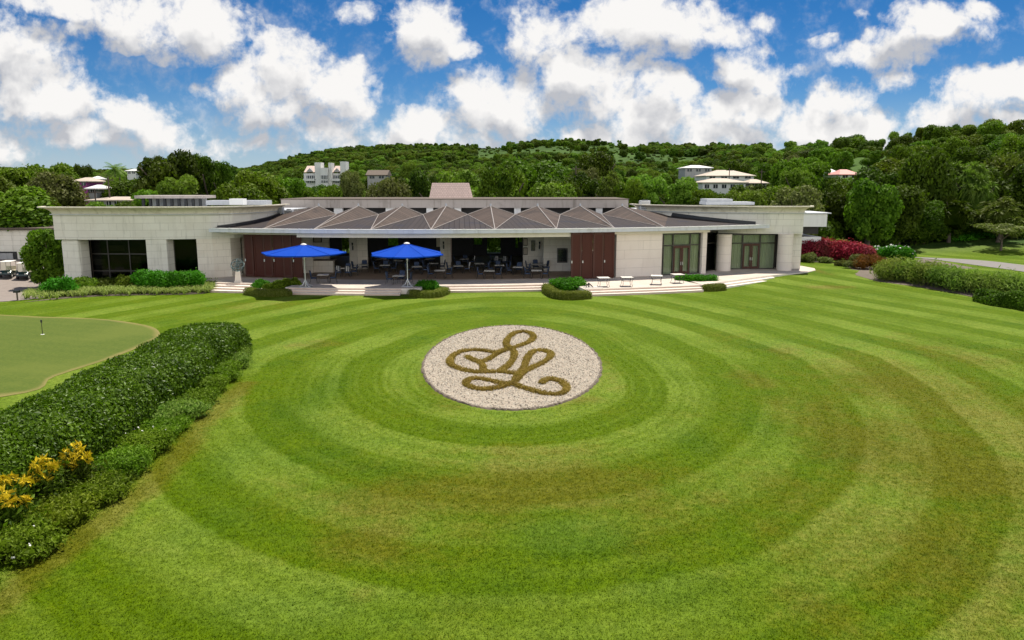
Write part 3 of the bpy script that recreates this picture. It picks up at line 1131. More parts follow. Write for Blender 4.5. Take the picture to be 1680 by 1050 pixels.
# gravel bed with its slightly ragged stone edge
bed_out = []
for i in range(72):
    t = 2 * pi * i / 72
    k = 1 + random.uniform(-.006, .006)
    bed_out.append((BX + BA * cos(t) * k, BY + BB * sin(t) * k))
sheet('gravel_bed', bed_out, M['gravel'], 0.03)
eb = MB()
vs_, fs_ = [], []
NE = 300
for i in range(NE):
    t = 2 * pi * i / NE
    wi, wo, hh = random.uniform(.0, .06), random.uniform(.05, .15), random.uniform(.02, .07)
    for (o_, z_) in ((-wi, -.62), (-wi * .5, -.60 + hh), (wo * .6, -.60 + hh * random.uniform(.6, 1)), (wo, -.62)):
        vs_.append((BX + (BA + o_) * cos(t), BY + (BB + o_) * sin(t), z_))
    for k in range(3):
        j2 = ((i + 1) % NE) * 4
        fs_.append((i * 4 + k, i * 4 + k + 1, j2 + k + 1, j2 + k))
eb.add(vs_, fs_)
tag(eb.build('bed_edging', M['soil']), 'rough dark stone edging ringing the oval gravel bed in the lawn', 'edging')

# loose stones over the gravel
rng = np.random.default_rng(14)
n_ = 16000
t_ = rng.random(n_) * 2 * pi
q_ = np.sqrt(rng.random(n_)) * 1.005
c_ = np.stack([BX + BA * q_ * np.cos(t_), BY + BB * q_ * np.sin(t_), np.full(n_, -.583)], 1)
r_ = rng.uniform(.018, .05, (n_, 1))
dirs_ = np.array([(1, 0, 0), (-.5, .87, .1), (-.5, -.87, 0), (.1, .1, .8)])
rot_ = rng.random(n_) * 2 * pi
ca, sa = np.cos(rot_)[:, None], np.sin(rot_)[:, None]
V_ = np.stack([c_ + r_ * np.concatenate([d[0] * ca - d[1] * sa, d[0] * sa + d[1] * ca, np.full((n_, 1), d[2])], 1) * rng.uniform(.7, 1.3, (n_, 1)) for d in dirs_], 1).reshape(-1, 3)
b_ = np.arange(n_)[:, None] * 4
F_ = np.concatenate([b_ + np.array([0, 1, 3]), b_ + np.array([1, 2, 3]), b_ + np.array([2, 0, 3])])
mm, nt_, out_ = new_mat('loose_stones')
tv_ = nt_.n('ShaderNodeAttribute', {'attribute_name': 'tint'}).outputs['Fac']
cc_ = nt_.mix(nt_.ss(tv_, .0, .9), (.13, .105, .08), (.58, .52, .42))
principled(nt_, out_, cc_, .85, spec=.2)
tag(link('loose_stones', np_mesh('loose_stones', V_, F_, np.repeat(rng.random(n_) ** .6, 4)), mm), 'loose pale and dark stones scattered over the gravel oval', 'stones', None, 'stuff')

# putting green
pg = spline([GL(262, 546)[:2], GL(240, 534)[:2], GL(170, 524)[:2], GL(70, 520)[:2], (-44, 53), (-52, 44), (-46, 31), (-33, 25.5), GL(0, 652)[:2], GL(90, 618)[:2], GL(190, 585)[:2], GL(250, 560)[:2]], 6, True)
sheet('putting_green', pg, M['green'], 0.015, 'rim')
fx, fy, fz = GL(70, 549)
fp = empty('hole_marker', (fx, fy, fz), 0, 'thin dark practice hole marker standing in the putting green', 'golf flag')
MB().tube([(0, 0, 0), (0, 0, .78)], .018, 8).build('pole', M['iron'], fp)
MB().cyl(0, 0, .74, .9, .05, .05, 10).build('marker_top', M['plastic_black'], fp)
MB().cyl(0, 0, .005, .02, .11, .11, 14).build('hole_rim', M['white'], fp)

# car park and driveway
cp = spline([(-37.5, 60.0), (-37.2, 66), (-41, 71), (-45, 78), (-47, 90), (-50, 97), (-74, 98), (-76, 80), (-66, 62), (-50, 57.5), (-42, 57.5)], 4, True)
sheet('car_park', cp, M['asphalt'], 0.03)


def ribbon(name, pts, width, mat, dz=0.02):
    pts = spline(pts, 10)
    V, Fq = [], []
    for i, p in enumerate(pts):
        a = np.array(pts[max(i - 1, 0)])
        b = np.array(pts[min(i + 1, len(pts) - 1)])
        t = (b - a) / np.linalg.norm(b - a)
        n = np.array([-t[1], t[0]])
        for k in (-.5, -.17, .17, .5):
            q = np.array(p) + n * width * k
            V.append((q[0], q[1], gz(*q) + dz))
        if i:
            for k in range(3):
                o = (i - 1) * 4 + k
                Fq.append((o, o + 1, o + 5, o + 4))
    me = bpy.data.meshes.new(name)
    me.from_pydata(V, [], Fq)
    me.update()
    return structure(link(name, me, mat))


ribbon('driveway', [(38, 104), (45.5, 99), (49, 92), (50.6, 85), (51.9, 77), (54, 66), (58, 54)], 5.0, M['road'], .03)
kb = MB()
kp = spline([(54.3, 78), (55.2, 73), (56.6, 66)], 6)
kb.tube([(p[0] - 0.1, p[1] - 0.2, gz(*p) + .04) for p in kp], .13, 6)
structure(kb.build('kerb', M['kerb']))

# ================================================================== terrace (paving and steps)


def arc_pts(a0, a1, r, n=14):
    return [pol(a0 + (a1 - a0) * i / n, r) for i in range(n + 1)]


def sector(mb, x0, x1, r_out, r_in, z0, z1, n=14):
    a0, a1 = ang(x0, r_out), ang(x1, r_out)
    mb.prism(arc_pts(a0, a1, r_out, n) + arc_pts(a1, a0, r_in, n), z0, z1)


tb = MB()
sector(tb, -27.2, 24.5, 71.0, 41, -1.0, 0.0, 50)          # the platform the pavilion stands on
sector(tb, -25.6, -20.2, 72.3, 70.99, -1.0, 0.001)        # left landing
sector(tb, -18.6, -7.4, 74.2, 70.99, -1.0, 0.001)         # parasol platform
sector(tb, -7.39, 5.6, 72.6, 70.99, -1.0, 0.0015)
sector(tb, 5.85, 16.0, 76.2, 70.99, -1.0, 0.001)          # right platform
rt = [(16.01, 63.6), (17.3, 64.9), (20.5, 67.6), (24.2, 70.6), (26.5, 72.1), (28.6, 73.4), (30.0, 75.0), (30.6, 76.8), (30.2, 79.0), (28.5, 81.5), (24.5, 81), (15.0, 71.0)]
tb.prism(rt, -1.0, 0.002)
ter = structure(tb.build('terrace', M['paving']))
sb = MB()
rb_ = MB()


def step_run(x0, x1, r, steps, rise=.15, tread=.42):
    for k in range(1, steps + 1):
        sector(sb, x0, x1, r + tread * k, r + tread * (k - 1) + .002, -.9, -rise * k, 10)
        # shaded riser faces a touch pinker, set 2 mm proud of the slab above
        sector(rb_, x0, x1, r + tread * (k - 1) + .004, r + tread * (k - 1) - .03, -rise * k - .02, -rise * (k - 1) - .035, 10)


def last_riser(x0, x1, r, z):
    sector(rb_, x0, x1, r + .004, r - .03, -.85, z - .035, 10)


last_riser(-25.4, -20.6, 72.3 + 1.65, -.435)
last_riser(-18.4, -9.0, 75.04, -.3)
last_riser(-5.4, 3.6, 73.44, -.3)
last_riser(6.2, 15.9, 77.04, -.3)
step_run(-25.4, -20.6, 72.3, 3, .145, .55)
step_run(-18.4, -9.0, 74.2, 2)
step_run(-5.4, 3.6, 72.6, 2)
step_run(6.2, 15.9, 76.2, 2)
for k in range(1, 3):
    o = .42 * k
    sb.prism([(17.3 + o * .3, 64.9 - o), (20.5 + o * .3, 67.6 - o), (24.2 + o * .3, 70.6 - o), (24.4, 70.9), (17.2, 65.1)], -.9, -.15 * k + .002 * k)
structure(sb.build('steps', M['paving']))
structure(rb_.build('step_risers', M['riser']))
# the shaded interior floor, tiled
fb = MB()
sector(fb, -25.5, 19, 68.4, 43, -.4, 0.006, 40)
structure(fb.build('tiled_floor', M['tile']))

# ================================================================== clubhouse
CH = empty('clubhouse', (-6, 72, 0), 0, 'long low white stone clubhouse with a folded brown roof and open front', 'building')
CH_INV = Matrix.Translation((6, -72, 0))


def part(mb, name, mat, parent=None, smooth=False, bevel=0.0):
    """link as a part of the clubhouse, mesh given in world coordinates"""
    mb.v = [(x + 6, y - 72, z) for x, y, z in mb.v]
    return mb.build(name, mat, parent or CH, smooth, bevel)


# -- roof slab edge and beam
a0, a1 = ang(-26.9, 70), ang(25.0, 70)
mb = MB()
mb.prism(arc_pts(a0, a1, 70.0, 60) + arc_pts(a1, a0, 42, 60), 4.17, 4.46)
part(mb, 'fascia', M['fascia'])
mb = MB()
mb.prism(arc_pts(a0 + .004, a1 - .002, 70.06, 60) + arc_pts(a1 - .002, a0 + .004, 69.8, 60), 4.465, 4.53)
part(mb, 'gutter_lip', M['white'])
mb = MB()
sector(mb, -18.8, 5.2, 69.5, 68.9, 3.78, 4.168, 40)
sector(mb, 5.21, 18.6, 69.42, 69.0, 3.92, 4.168, 20)
sector(mb, -26.6, -18.81, 68.3, 67.9, 3.9, 4.168, 20)
part(mb, 'beam', M['beam'])
mb = MB()
sector(mb, -25, 18, 68.8, 43, 4.06, 4.166, 30)
part(mb, 'ceiling', M['ceiling'])


# -- folded roof
def face_uv_mesh(name, tris, mat, parent):
    V, Fq, UV = [], [], []
    for tri in tris:
        o = len(V)
        P = [np.array(p, float) for p in tri]
        n = np.cross(P[1] - P[0], P[2] - P[0])
        if n[2] < 0:
            P = P[::-1]
            n = -n
        n = n / np.linalg.norm(n)
        h = np.cross(np.array([0, 0, 1.0]), n)
        h = h / max(1e-6, np.linalg.norm(h))
        sl_ = np.cross(n, h)
        for p in P:
            V.append(tuple(p - np.array([-6, 72, 0])))
            UV.append((float(p @ h), float(p @ sl_)))
        Fq.append(tuple(range(o, o + len(P))))
    me = bpy.data.meshes.new(name)
    me.from_pydata(V, [], Fq)
    uvl = me.uv_layers.new(name='UVMap')
    for l in me.loops:
        uvl.data[l.index].uv = UV[l.vertex_index]
    me.update()
    return link(name, me, mat, parent)


def eave(px):
    # eave point on the slab edge for a photograph column
    x = (px - 840) / F * 66
    for _ in range(5):
        y = CY - math.sqrt(69.85 ** 2 - (x - CX) ** 2)
        x = (px - 840) * (y * CP + (HC - 4.48) * SP) / F
    return (x, y, 4.48)


def rp(px, py, r):
    Y = 76
    for _ in range(6):
        x, z = AT(px, py, Y)
        Y = CY - math.sqrt(max(1, r * r - (x - CX) ** 2))
    return (x, Y, z)


Epx = [432, 515, 608, 707, 812, 913, 1008, 1090]
Apx = [523, 588, 660, 732, 805, 882, 952, 1021]
Mpx = [552, 621, 694, 767, 845, 919, 987]
Es = [eave(p) for p in Epx]
As = [rp(p, 338.5, 59.5) for p in Apx]
Ms = [rp(p, 352.5, 60.6) for p in Mpx]
Rs = [rp(p, 347.5, 50.0) for p in (545, 605, 672, 738, 806, 872, 938, 1000)]
Rs = [(x, y, 4.75) for x, y, z in Rs]
EL, ER = eave(347), eave(1236)
ML = (-23.9, 77.0, 5.25)
MR = (16.4, 80.5, 5.2)
RL, RR = (-23.5, 86, 4.75), (14.0, 86.5, 4.75)
front, up = [], []
for i in range(7):
    front.append((Es[i], Es[i + 1], Ms[i]))
for i in range(8):
    if i < 7:
        up.append((Es[i], Ms[i], As[i]))
        up.append((As[i], Ms[i], Rs[i]))
    if i > 0:
        up.append((Es[i], As[i], Ms[i - 1]))
        up.append((As[i], Rs[i], Ms[i - 1]))
for i in range(7):
    up.append((Ms[i], Rs[i + 1], Rs[i]))
front.append((EL, Es[0], ML))
up += [(Es[0], As[0], ML), (As[0], Rs[0], ML), (ML, Rs[0], RL)]
front.append((Es[7], ER, MR))
up += [(Es[7], MR, As[7]), (As[7], MR, Rs[7]), (MR, RR, Rs[7])]
face_uv_mesh('roof', up, M['roof'], CH)
face_uv_mesh('roof_apron', front, M['roof_front'], CH)
mb = MB()


def cap(p, q, r=.05):
    mb.tube([(p[0], p[1], p[2] + .03), (q[0], q[1], q[2] + .03)], r, 6)


for i in range(8):
    cap(Es[i], As[i])
    if i < 7:
        cap(Ms[i], Es[i], .035)
        cap(Ms[i], Es[i + 1], .035)
        cap(As[i], Ms[i], .05)
    if i > 0:
        cap(As[i], Ms[i - 1], .05)
part(mb, 'ridge_cap', M['ridge'])
for i in range(8):
    mb = MB()
    mb.cyl(As[i][0], As[i][1], As[i][2], As[i][2] + .28, .11, .07, 8)
    part(mb, 'finial', M['galv'])
rng_ = random.Random(5)
for i in range(46):     # gutter clips catching the light along the eave
    a = a0 + .03 + (a1 - a0 - .06) * i / 45
    x, y = pol(a, 70.05)
    mb = MB()
    mb.box(x, y, 4.545, .12, .1, .03)
    part(mb, 'gutter_clip', M['white'])


# -- left wing: lintel wall on piers under a coved cornice
def loft(mb, rings, closed=True):
    """rings: list of (list of xy, z)"""
    n = len(rings[0][0])
    o = len(mb.v)
    for pts, z in rings:
        mb.v += [(x, y, z) for x, y in pts]
    for r in range(len(rings) - 1):
        for i in range(n if closed else n - 1):
            j = (i + 1) % n
            mb.f.append((o + r * n + i, o + r * n + j, o + (r + 1) * n + j, o + (r + 1) * n + i))


def offset_poly(pts, d):
    n = len(pts)
    out = []
    for i in range(n):
        a, b, c = np.array(pts[i - 1]), np.array(pts[i]), np.array(pts[(i + 1) % n])
        t1 = (b - a) / np.linalg.norm(b - a)
        t2 = (c - b) / np.linalg.norm(c - b)
        n1 = np.array([t1[1], -t1[0]])
        n2 = np.array([t2[1], -t2[0]])
        m = n1 + n2
        m = m / max(.4, np.linalg.norm(m))
        k = 1 / max(.5, float(m @ n1))
        out.append(tuple(b + m * d * k))
    return out


# outline counter-clockwise, front edge first
LW = [(-40.6, 67.9), (-38.0, 67.5), (-34.0, 67.5), (-30.0, 68.0), (-27.0, 68.8), (-25.4, 69.8), (-24.3, 71.6), (-23.7, 74.5), (-23.5, 78), (-23.5, 92), (-41.5, 92), (-41.0, 69.0)]
RW_ = []
for i in range(15):
    t = radians(-150 + i * 66 / 14)
    RW_.append((27 + 14.9 * cos(t), 90 + 14.9 * sin(t)))
RW = RW_ + [(28.95, 76.3), (29.0, 92), (13.8, 92), (13.8, 85)]


def wing(outline, z_soffit, z_top, stone, over, nf):
    mb = MB()
    mb.prism(outline, z_soffit, z_top - .7)
    part(mb, 'wall', stone)
    mb = MB()
    rings = []
    for k in range(9):
        t = k / 8
        rings.append((offset_poly(outline, over * (1 - cos(t * pi / 2)) + .03), z_top - .72 + .62 * sin(t * pi / 2) * 1.0))
    rings.append((offset_poly(outline, over + .06), z_top - .10))
    rings.append((offset_poly(outline, over + .06), z_top))
    rings.append((offset_poly(outline, over - .25), z_top + .005))
    rings.append((offset_poly(outline, over - .26), z_top - .12))
    n = len(outline)
    keep = [n - 1] + list(range(nf))
    rings = [([pts[i] for i in keep], z) for pts, z in rings]
    loft(mb, rings, False)
    part(mb, 'cornice', M['cornice'], smooth=True)
    mb = MB()
    mb.prism(offset_poly(outline, .2), z_top - .72, z_top - .66)
    part(mb, 'flat_roof', M['galv'])


wing(LW, 3.52, 6.42, M['wing_stone'], .95, 9)
wing(RW, 3.56, 6.28, M['wing_stone'], .8, 16)

mb = MB()
mb.prism([(-40.3, 68.15), (-38.45, 67.75), (-38.3, 69.3), (-40.2, 69.7)], -3.2, 3.515)
part(mb, 'pier', M['wing_stone'], bevel=.25)
mb = MB()
mb.prism([(-32.5, 67.75), (-30.75, 67.95), (-30.7, 69.6), (-32.5, 69.4)], -1, 3.515)
part(mb, 'pier', M['wing_stone'], bevel=.04)
mb = MB()
mb.prism([(-28.3, 68.5), (-27, 68.85), (-25.7, 69.65), (-25.3, 71.2), (-26.5, 71.5), (-28.3, 70.2)], -1, 3.515)
part(mb, 'wall', M['stone'])


def window(x0, y0, x1, y1, z0, z1, cols, transom, frame_mat, glass_mat, curtain=None, fw=.09, doors=None):
    """glazed screen between two ground points; cols: fractions of mullions; transom: heights"""
    L = math.hypot(x1 - x0, y1 - y0)
    tx, ty = (x1 - x0) / L, (y1 - y0) / L
    rz = math.atan2(ty, tx)
    nx, ny = -ty, tx
    fm = MB()

    def bar(u0, u1, za, zb, th=.12, off=0.0):
        u = (u0 + u1) / 2
        fm.box(x0 + tx * u + nx * off, y0 + ty * u + ny * off, (za + zb) / 2, u1 - u0, th, zb - za, rz)

    bar(0, fw, z0, z1)
    bar(L - fw, L, z0, z1)
    bar(fw, L - fw, z1 - fw, z1)
    bar(fw, L - fw, z0, z0 + fw)
    for c in cols:
        bar(c * L - fw / 2, c * L + fw / 2, z0 + fw + .001, z1 - fw - .001, .118)
    for tz in transom:
        bar(fw + .001, L - fw - .001, tz - fw / 2, tz + fw / 2, .112)
    o = part(fm, 'window_frame', frame_mat)
    g = MB()
    g.box((x0 + x1) / 2 + nx * .0, (y0 + y1) / 2 + ny * .0, (z0 + z1) / 2, L - fw, .02, z1 - z0 - fw, rz)
    part(g, 'pane', glass_mat, o)
    for ch in o.children:
        pass
    if curtain:
        c = MB()
        n = 90
        vs, fs = [], []
        for i in range(n + 1):
            u = L * i / n
            w = .20 + .05 * math.sin(i * 1.9) + .03 * math.sin(i * .7)
            for z in (z0 + .05, z1 - .05):
                vs.append((x0 + tx * u + nx * w, y0 + ty * u + ny * w, z))
        for i in range(n):
            fs.append((2 * i, 2 * i + 2, 2 * i + 3, 2 * i + 1))
        c.add(vs, fs)
        part(c, 'curtain', M['curtain'], o)
    if doors:
        d = MB()
        for (u0, u1) in doors:
            a, b = u0 * L, u1 * L
            zt = transom[-1] if transom else z1
            for uu in ((a + .02, a + .16), (b - .16, b - .02)):
                u = sum(uu) / 2
                d.box(x0 + tx * u - nx * .07, y0 + ty * u - ny * .07, (z0 + zt) / 2, .13, .06, zt - z0 - .12, rz)
            for zz in (z0 + .18, zt - .16):
                d.box(x0 + tx * (a + b) / 2 - nx * .072, y0 + ty * (a + b) / 2 - ny * .072, zz, b - a - .3, .06, .2, rz)
        dd = part(d, 'glazed_door', M['shutter_stile'], o)
        for q, (u0, u1) in enumerate(doors):
            h = MB()
            u = (u1 if q == 0 else u0) * L + (-.1 if q == 0 else .1)
            h.box(x0 + tx * u - nx * .14, y0 + ty * u - ny * .14, z0 + 1.05, .05, .06, .3, rz)
            part(h, 'door_handle', M['steel'], o)
    return o


# dark glass of the left wing
window(-38.4, 69.5, -32.4, 69.25, -.6, 3.5, (.27, .6), (.55, 2.1), M['bronze'], M['dark_glass'])
window(-30.75, 69.3, -28.2, 69.8, -.6, 3.5, (.9,), (.5,), M['bronze'], M['dark_glass'])
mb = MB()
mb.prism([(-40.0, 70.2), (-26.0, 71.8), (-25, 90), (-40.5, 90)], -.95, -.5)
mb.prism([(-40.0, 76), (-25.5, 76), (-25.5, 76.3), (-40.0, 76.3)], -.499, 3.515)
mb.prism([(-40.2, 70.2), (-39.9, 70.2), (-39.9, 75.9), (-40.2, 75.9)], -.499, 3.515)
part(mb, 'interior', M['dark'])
# goods on display behind the left wing's glass
for (px, py, c, w, h) in ((222, 426, 0, .9, .6), (315, 428, 0, .45, .35), (322, 428, 0, .3, .25), (330, 428, 0, .35, .25), (160, 430, 0, 1.2, .5), (186, 408, 0, 1.4, .5)):
    x, z = AT(px, py, 71.2)
    mb = MB()
    mb.box(x, 71.2 + random.uniform(0, .6), z, w, .3, h)
    part(mb, 'display_shelf', M['seat'])

# -- right part: stone walls, glazing, round columns
mb = MB()
ax = [9.45, 11, 12.5, 13.85]
pts = [(x, CY - math.sqrt(69.1 ** 2 - (x - CX) ** 2)) for x in ax]
mb.prism(pts + [(x - .15, y + .5) for x, y in pts[::-1]], -.5, 4.165)
part(mb, 'wall', M['pink_stone'])


def wy(x, r=69.1):
    return CY - math.sqrt(r * r - (x - CX) ** 2)


mb = MB()
mb.box(18.05, wy(18.05) + .25, 1.9, .5, .6, 4.5, .42)
part(mb, 'pier', M['pink_stone'])
window(13.95, wy(13.9) + .25, 17.75, wy(17.7) + .25, 0, 3.85, (.27, .73), (2.75,), M['bronze'], M['glass'], True, .1, ((.28, .5), (.5, .72)))
window(18.5, 73.6, 20.3, 75.6, 0, 3.85, (), (2.7,), M['bronze'], M['dark_glass'], None, .1)
for (x, y) in ((20.75, 74.7), (26.85, 75.0)):
    mb = MB()
    mb.cyl(x, y, -.5, 3.555, .72, .72, 36)
    part(mb, 'column', M['pink_stone'], smooth=True)
window(21.3, 75.7, 26.3, 76.2, 0, 3.5, (.32, .68), (2.6,), M['bronze'], M['glass'], True, .1, ((.33, .5), (.5, .67)))
mb = MB()
mb.prism([(14, 73), (18.2, 75), (21, 77.6), (28.5, 77.8), (28.5, 78.1), (20.8, 77.9), (14, 73.4)], 0.01, 3.55)
part(mb, 'interior', M['dark'])
mb = MB()
mb.prism([(27.9, 76.2), (28.9, 76.2), (28.9, 92), (27.9, 92)], -.8, 3.55)
part(mb, 'wall', M['wing_stone'])
# flashing where the roof meets the wings
mb = MB()
fl = [(23.9, 75.35, 4.5), (21.5, 76.0, 4.68), (19, 77.4, 4.92), (17.0, 79.0, 5.16), (16.0, 80.1, 5.28)]
for i in range(len(fl) - 1):
    p, q = fl[i], fl[i + 1]
    mb.add([(p[0], p[1] - .12, p[2] - .1), (q[0], q[1] - .12, q[2] - .1), (q[0], q[1] - .1, q[2] + .26), (p[0], p[1] - .1, p[2] + .26),
            (p[0], p[1] + .25, p[2] - .1), (q[0], q[1] + .25, q[2] - .1), (q[0], q[1] + .25, q[2] + .26), (p[0], p[1] + .25, p[2] + .26)],
           [(0, 1, 2, 3), (4, 7, 6, 5), (3, 2, 6, 7), (0, 3, 7, 4), (1, 5, 6, 2)])
part(mb, 'flashing', M['iron'])
mb = MB()
fl = [(-26.4, 68.9, 4.46), (-25.2, 69.7, 4.62), (-24.2, 71.4, 4.8), (-23.55, 74.5, 5.05), (-23.3, 77.0, 5.28)]
for i in range(len(fl) - 1):
    p, q = fl[i], fl[i + 1]
    mb.add([(p[0] + .12, p[1] - .1, p[2] - .1), (q[0] + .12, q[1] - .1, q[2] - .1), (q[0] + .12, q[1] - .1, q[2] + .22), (p[0] + .12, p[1] - .1, p[2] + .22),
            (p[0] - .2, p[1] + .2, p[2] - .1), (q[0] - .2, q[1] + .2, q[2] - .1), (q[0] - .2, q[1] + .2, q[2] + .22), (p[0] - .2, p[1] + .2, p[2] + .22)],
           [(0, 1, 2, 3), (4, 7, 6, 5), (3, 2, 6, 7), (0, 3, 7, 4), (1, 5, 6, 2)])
part(mb, 'flashing', M['iron'])


# -- folding louvred shutters
def shutters(xa, xb, r, n, ztop, knobs):
    for k in range(n):
        x0 = xa + (xb - xa) * k / n
        x1 = xa + (xb - xa) * (k + 1) / n
        y0, y1 = wy(x0, r), wy(x1, r)
        zig = .08 if k % 2 else -.02
        L = math.hypot(x1 - x0, y1 - y0)
        rz = math.atan2(y1 - y0, x1 - x0)
        cx, cy = (x0 + x1) / 2, (y0 + y1) / 2 + zig * .5
        mb = MB()
        mb.box(cx, cy, ztop / 2 + .02, L - .03, .05, ztop - .06, rz)
        o = part(mb, 'shutter', M['shutter'])
        st = MB()
        for s in (-1, 1):
            w = .16
            u = s * (L / 2 - w / 2 - .02)
            st.box(cx + cos(rz) * u, cy + sin(rz) * u - .015, ztop / 2 + .02, w, .07, ztop - .04, rz)
        for z in (.14, ztop - .1):
            st.box(cx, cy - .012, z, L - .38, .062, .2, rz)
        part(st, 'shutter_frame', M['shutter_stile'] if k % 2 == 0 else M['shutter'], o)
        if k in knobs:
            h = MB()
            u = -(L / 2 - .1)
            h.box(cx + cos(rz) * u, cy + sin(rz) * u - .07, 1.55, .09, .05, .22, rz)
            part(h, 'shutter_knob', M['steel'], o)


shutters(5.2, 9.2, 69.6, 4, 4.15, (0, 1, 3))
shutters(-24.4, -18.85, 67.9, 6, 4.1, (0, 2, 3, 5))

# -- inside the pavilion
for (pa, pb, Y, d) in ((573, 602, 76, 1.2), (722, 739, 76.5, 1.0)):
    mb = MB()
    xa = (pa - 840) / F * (Y * CP + 6 * SP)
    xb = (pb - 840) / F * (Y * CP + 6 * SP)
    mb.prism([(xa, Y), (xa + (xb - xa) * .5, Y - .35), (xb, Y + .3), (xb - .2, Y + d), (xa, Y + d)], 0, 4.06)
    part(mb, 'pillar', M['stone'])


def interior_box(px0, px1, Y, z0, z1, th=.3, mat='stone', name='inner_wall'):
    xa = (px0 - 840) / F * (Y * CP + 6 * SP)
    xb = (px1 - 840) / F * (Y * CP + 6 * SP)
    b = MB()
    b.box((xa + xb) / 2, Y + th / 2, (z0 + z1) / 2, xb - xa, th, z1 - z0)
    return part(b, name, M[mat])


interior_box(858, 891, 76.5, 0, 4.06, .6)
interior_box(891.5, 937, 74.0, 0, 4.06, .3)
interior_box(488, 512, 72.5, 0, 4.06, .3)
interior_box(512.5, 540, 78.5, 0, 4.06, .3)
interior_box(397, 412, 72, 0, 4.06, .3)
interior_box(497, 545, 73.0, 0, 1.12, .7, 'stone', 'bar_counter')
interior_box(495, 547, 72.9, 1.12, 1.2, .95, 'timber', 'counter_top')
# back wall with doorways through to the sunny garden behind
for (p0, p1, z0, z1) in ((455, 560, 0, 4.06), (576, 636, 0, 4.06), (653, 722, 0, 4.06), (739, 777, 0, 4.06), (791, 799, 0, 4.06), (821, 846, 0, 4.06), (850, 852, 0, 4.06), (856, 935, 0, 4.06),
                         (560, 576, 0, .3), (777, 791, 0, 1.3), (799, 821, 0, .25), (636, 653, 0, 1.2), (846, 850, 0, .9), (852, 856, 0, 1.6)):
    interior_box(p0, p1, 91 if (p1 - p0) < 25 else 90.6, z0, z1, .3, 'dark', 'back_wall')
for (p0, p1, Y, z0, z1, mat) in ((776, 787, 88, 2.9, 4.0, 'seat'), (735.5, 741, 83, 0, 4.0, 'roof_tan'), (716, 722, 84, 1.6, 4.06, 'seat')):
    interior_box(p0, p1, Y, z0, z1, .1, mat, 'wall_panel')
# wall ornaments (each hangs on the wall: a thing of its own)


def wall_thing(name, px, py, Y, w, h, label, cat, kind, group=None):
    x, z = AT(px, py, Y)
    t = empty(name, (x, Y, z), 0, label, cat, group)
    if kind == 'sconce':
        MB().box(0, -.04, 0, .12, .06, h * .4).build('back_plate', M['iron'], t)
        MB().tube([(0, -.07, -.1), (0, -.2, -.15), (0, -.22, 0), (0, -.22, h * .35)], .03, 6).build('bracket', M['iron'], t)
        MB().cyl(0, -.22, h * .3, h * .55, .06, .09, 8).build('lamp_cup', M['iron'], t)
    else:
        MB().box(0, -.04, 0, w, .06, h).build('frame', M['bronze'], t)
        MB().box(0, -.075, 0, w * .78, .012, h * .8).build('picture' if kind == 'pic' else 'screen', M['glass_dark'] if kind == 'screen' else M['roof_cream'], t)
    return t


M['glass_dark'] = simple('black_screen', (.012, .014, .016), .15, .1)
wall_thing('wall_lamp', 579, 407, 75.85, .2, 1.0, 'black iron wall lamp on the wide stone pillar between the two parasols', 'lamp', 'sconce')
wall_thing('wall_lamp', 728, 405, 76.2, .2, 1.0, 'black iron wall lamp on the slim stone pillar right of the second parasol', 'lamp', 'sconce')
wall_thing('wall_lamp', 885, 405, 76.45, .2, 1.0, 'black iron wall lamp on the inner stone wall right of the framed mirror', 'lamp', 'sconce')
wall_thing('picture_frame', 874.5, 403, 76.45, .42, 1.05, 'narrow dark framed mirror on the inner stone wall beside the iron lamp', 'mirror', 'screen')
wall_thing('picture_frame', 862, 397, 76.45, .45, .75, 'upper dark framed picture at the left edge of the inner stone wall', 'picture', 'pic')
wall_thing('picture_frame', 862, 412, 76.45, .45, .75, 'lower dark framed picture at the left edge of the inner stone wall', 'picture', 'pic')
wall_thing('display_screen', 922.5, 419, 73.95, 1.0, 1.42, 'black rectangular screen on the stone wall beside the right shutters', 'screen', 'screen')
wall_thing('picture_frame', 521, 392, 78.45, .9, .7, 'pale framed picture above the bar counter behind the left parasol', 'picture', 'pic')

# -- rear block with clerestory, skylight pyramid
RBX0, RBX1 = AT(461, 330, 88)[0], AT(1031, 330, 88)[0]
mb = MB()
mb.box((RBX0 + RBX1) / 2, 94, 6.21, RBX1 - RBX0, 12, .95)
part(mb, 'parapet', M['rear'])
mb = MB()
mb.box((RBX0 + RBX1) / 2, 94, 6.72, RBX1 - RBX0 + .2, 12.2, .07)
part(mb, 'coping', M['timber'])
for p in (465, 555, 640, 705, 751, 849, 941, 983, 1025):
    mb = MB()
    x = AT(p, 345, 88.3)[0]
    mb.box(x, 88.5, 4.9, 1.0 if p in (465, 555, 640) else .75, .5, 1.66)
    part(mb, 'clerestory_pier', M['white'])
mb = MB()
mb.box((RBX0 + RBX1) / 2, 89.2, 4.85, RBX1 - RBX0 - .2, .3, 1.75)
part(mb, 'clerestory_glass', M['dark'])
mb = MB()
x0, x1 = AT(704, 327, 93)[0], AT(772.5, 327, 93)[0]
xa, xb = AT(710, 300, 95)[0], AT(768, 300, 95)[0]
zt = AT(740, 300, 95)[1]
mb.prism([(x0, 93), (x1, 93), (x1, 98), (x0, 98)], 6.7, zt, [(xa, 94.2), (xb, 94.2), (xb, 97), (xa, 97)])
m_, nt_, out_ = new_mat('roof_lantern_tiles')
P_ = nt_.n('ShaderNodeMapping', Vector=wpos(nt_), Rotation=(pi / 2, 0, 0))
bk = nt_.n('ShaderNodeTexBrick', Scale=1.0, Vector=P_.outputs[0])
for k_, v_ in (('Color1', (.50, .37, .32, 1)), ('Color2', (.43, .32, .28, 1)), ('Mortar', (.30, .22, .19, 1)), ('Mortar Size', .02), ('Brick Width', .3), ('Row Height', .22)):
    bk.inputs[k_].default_value = v_
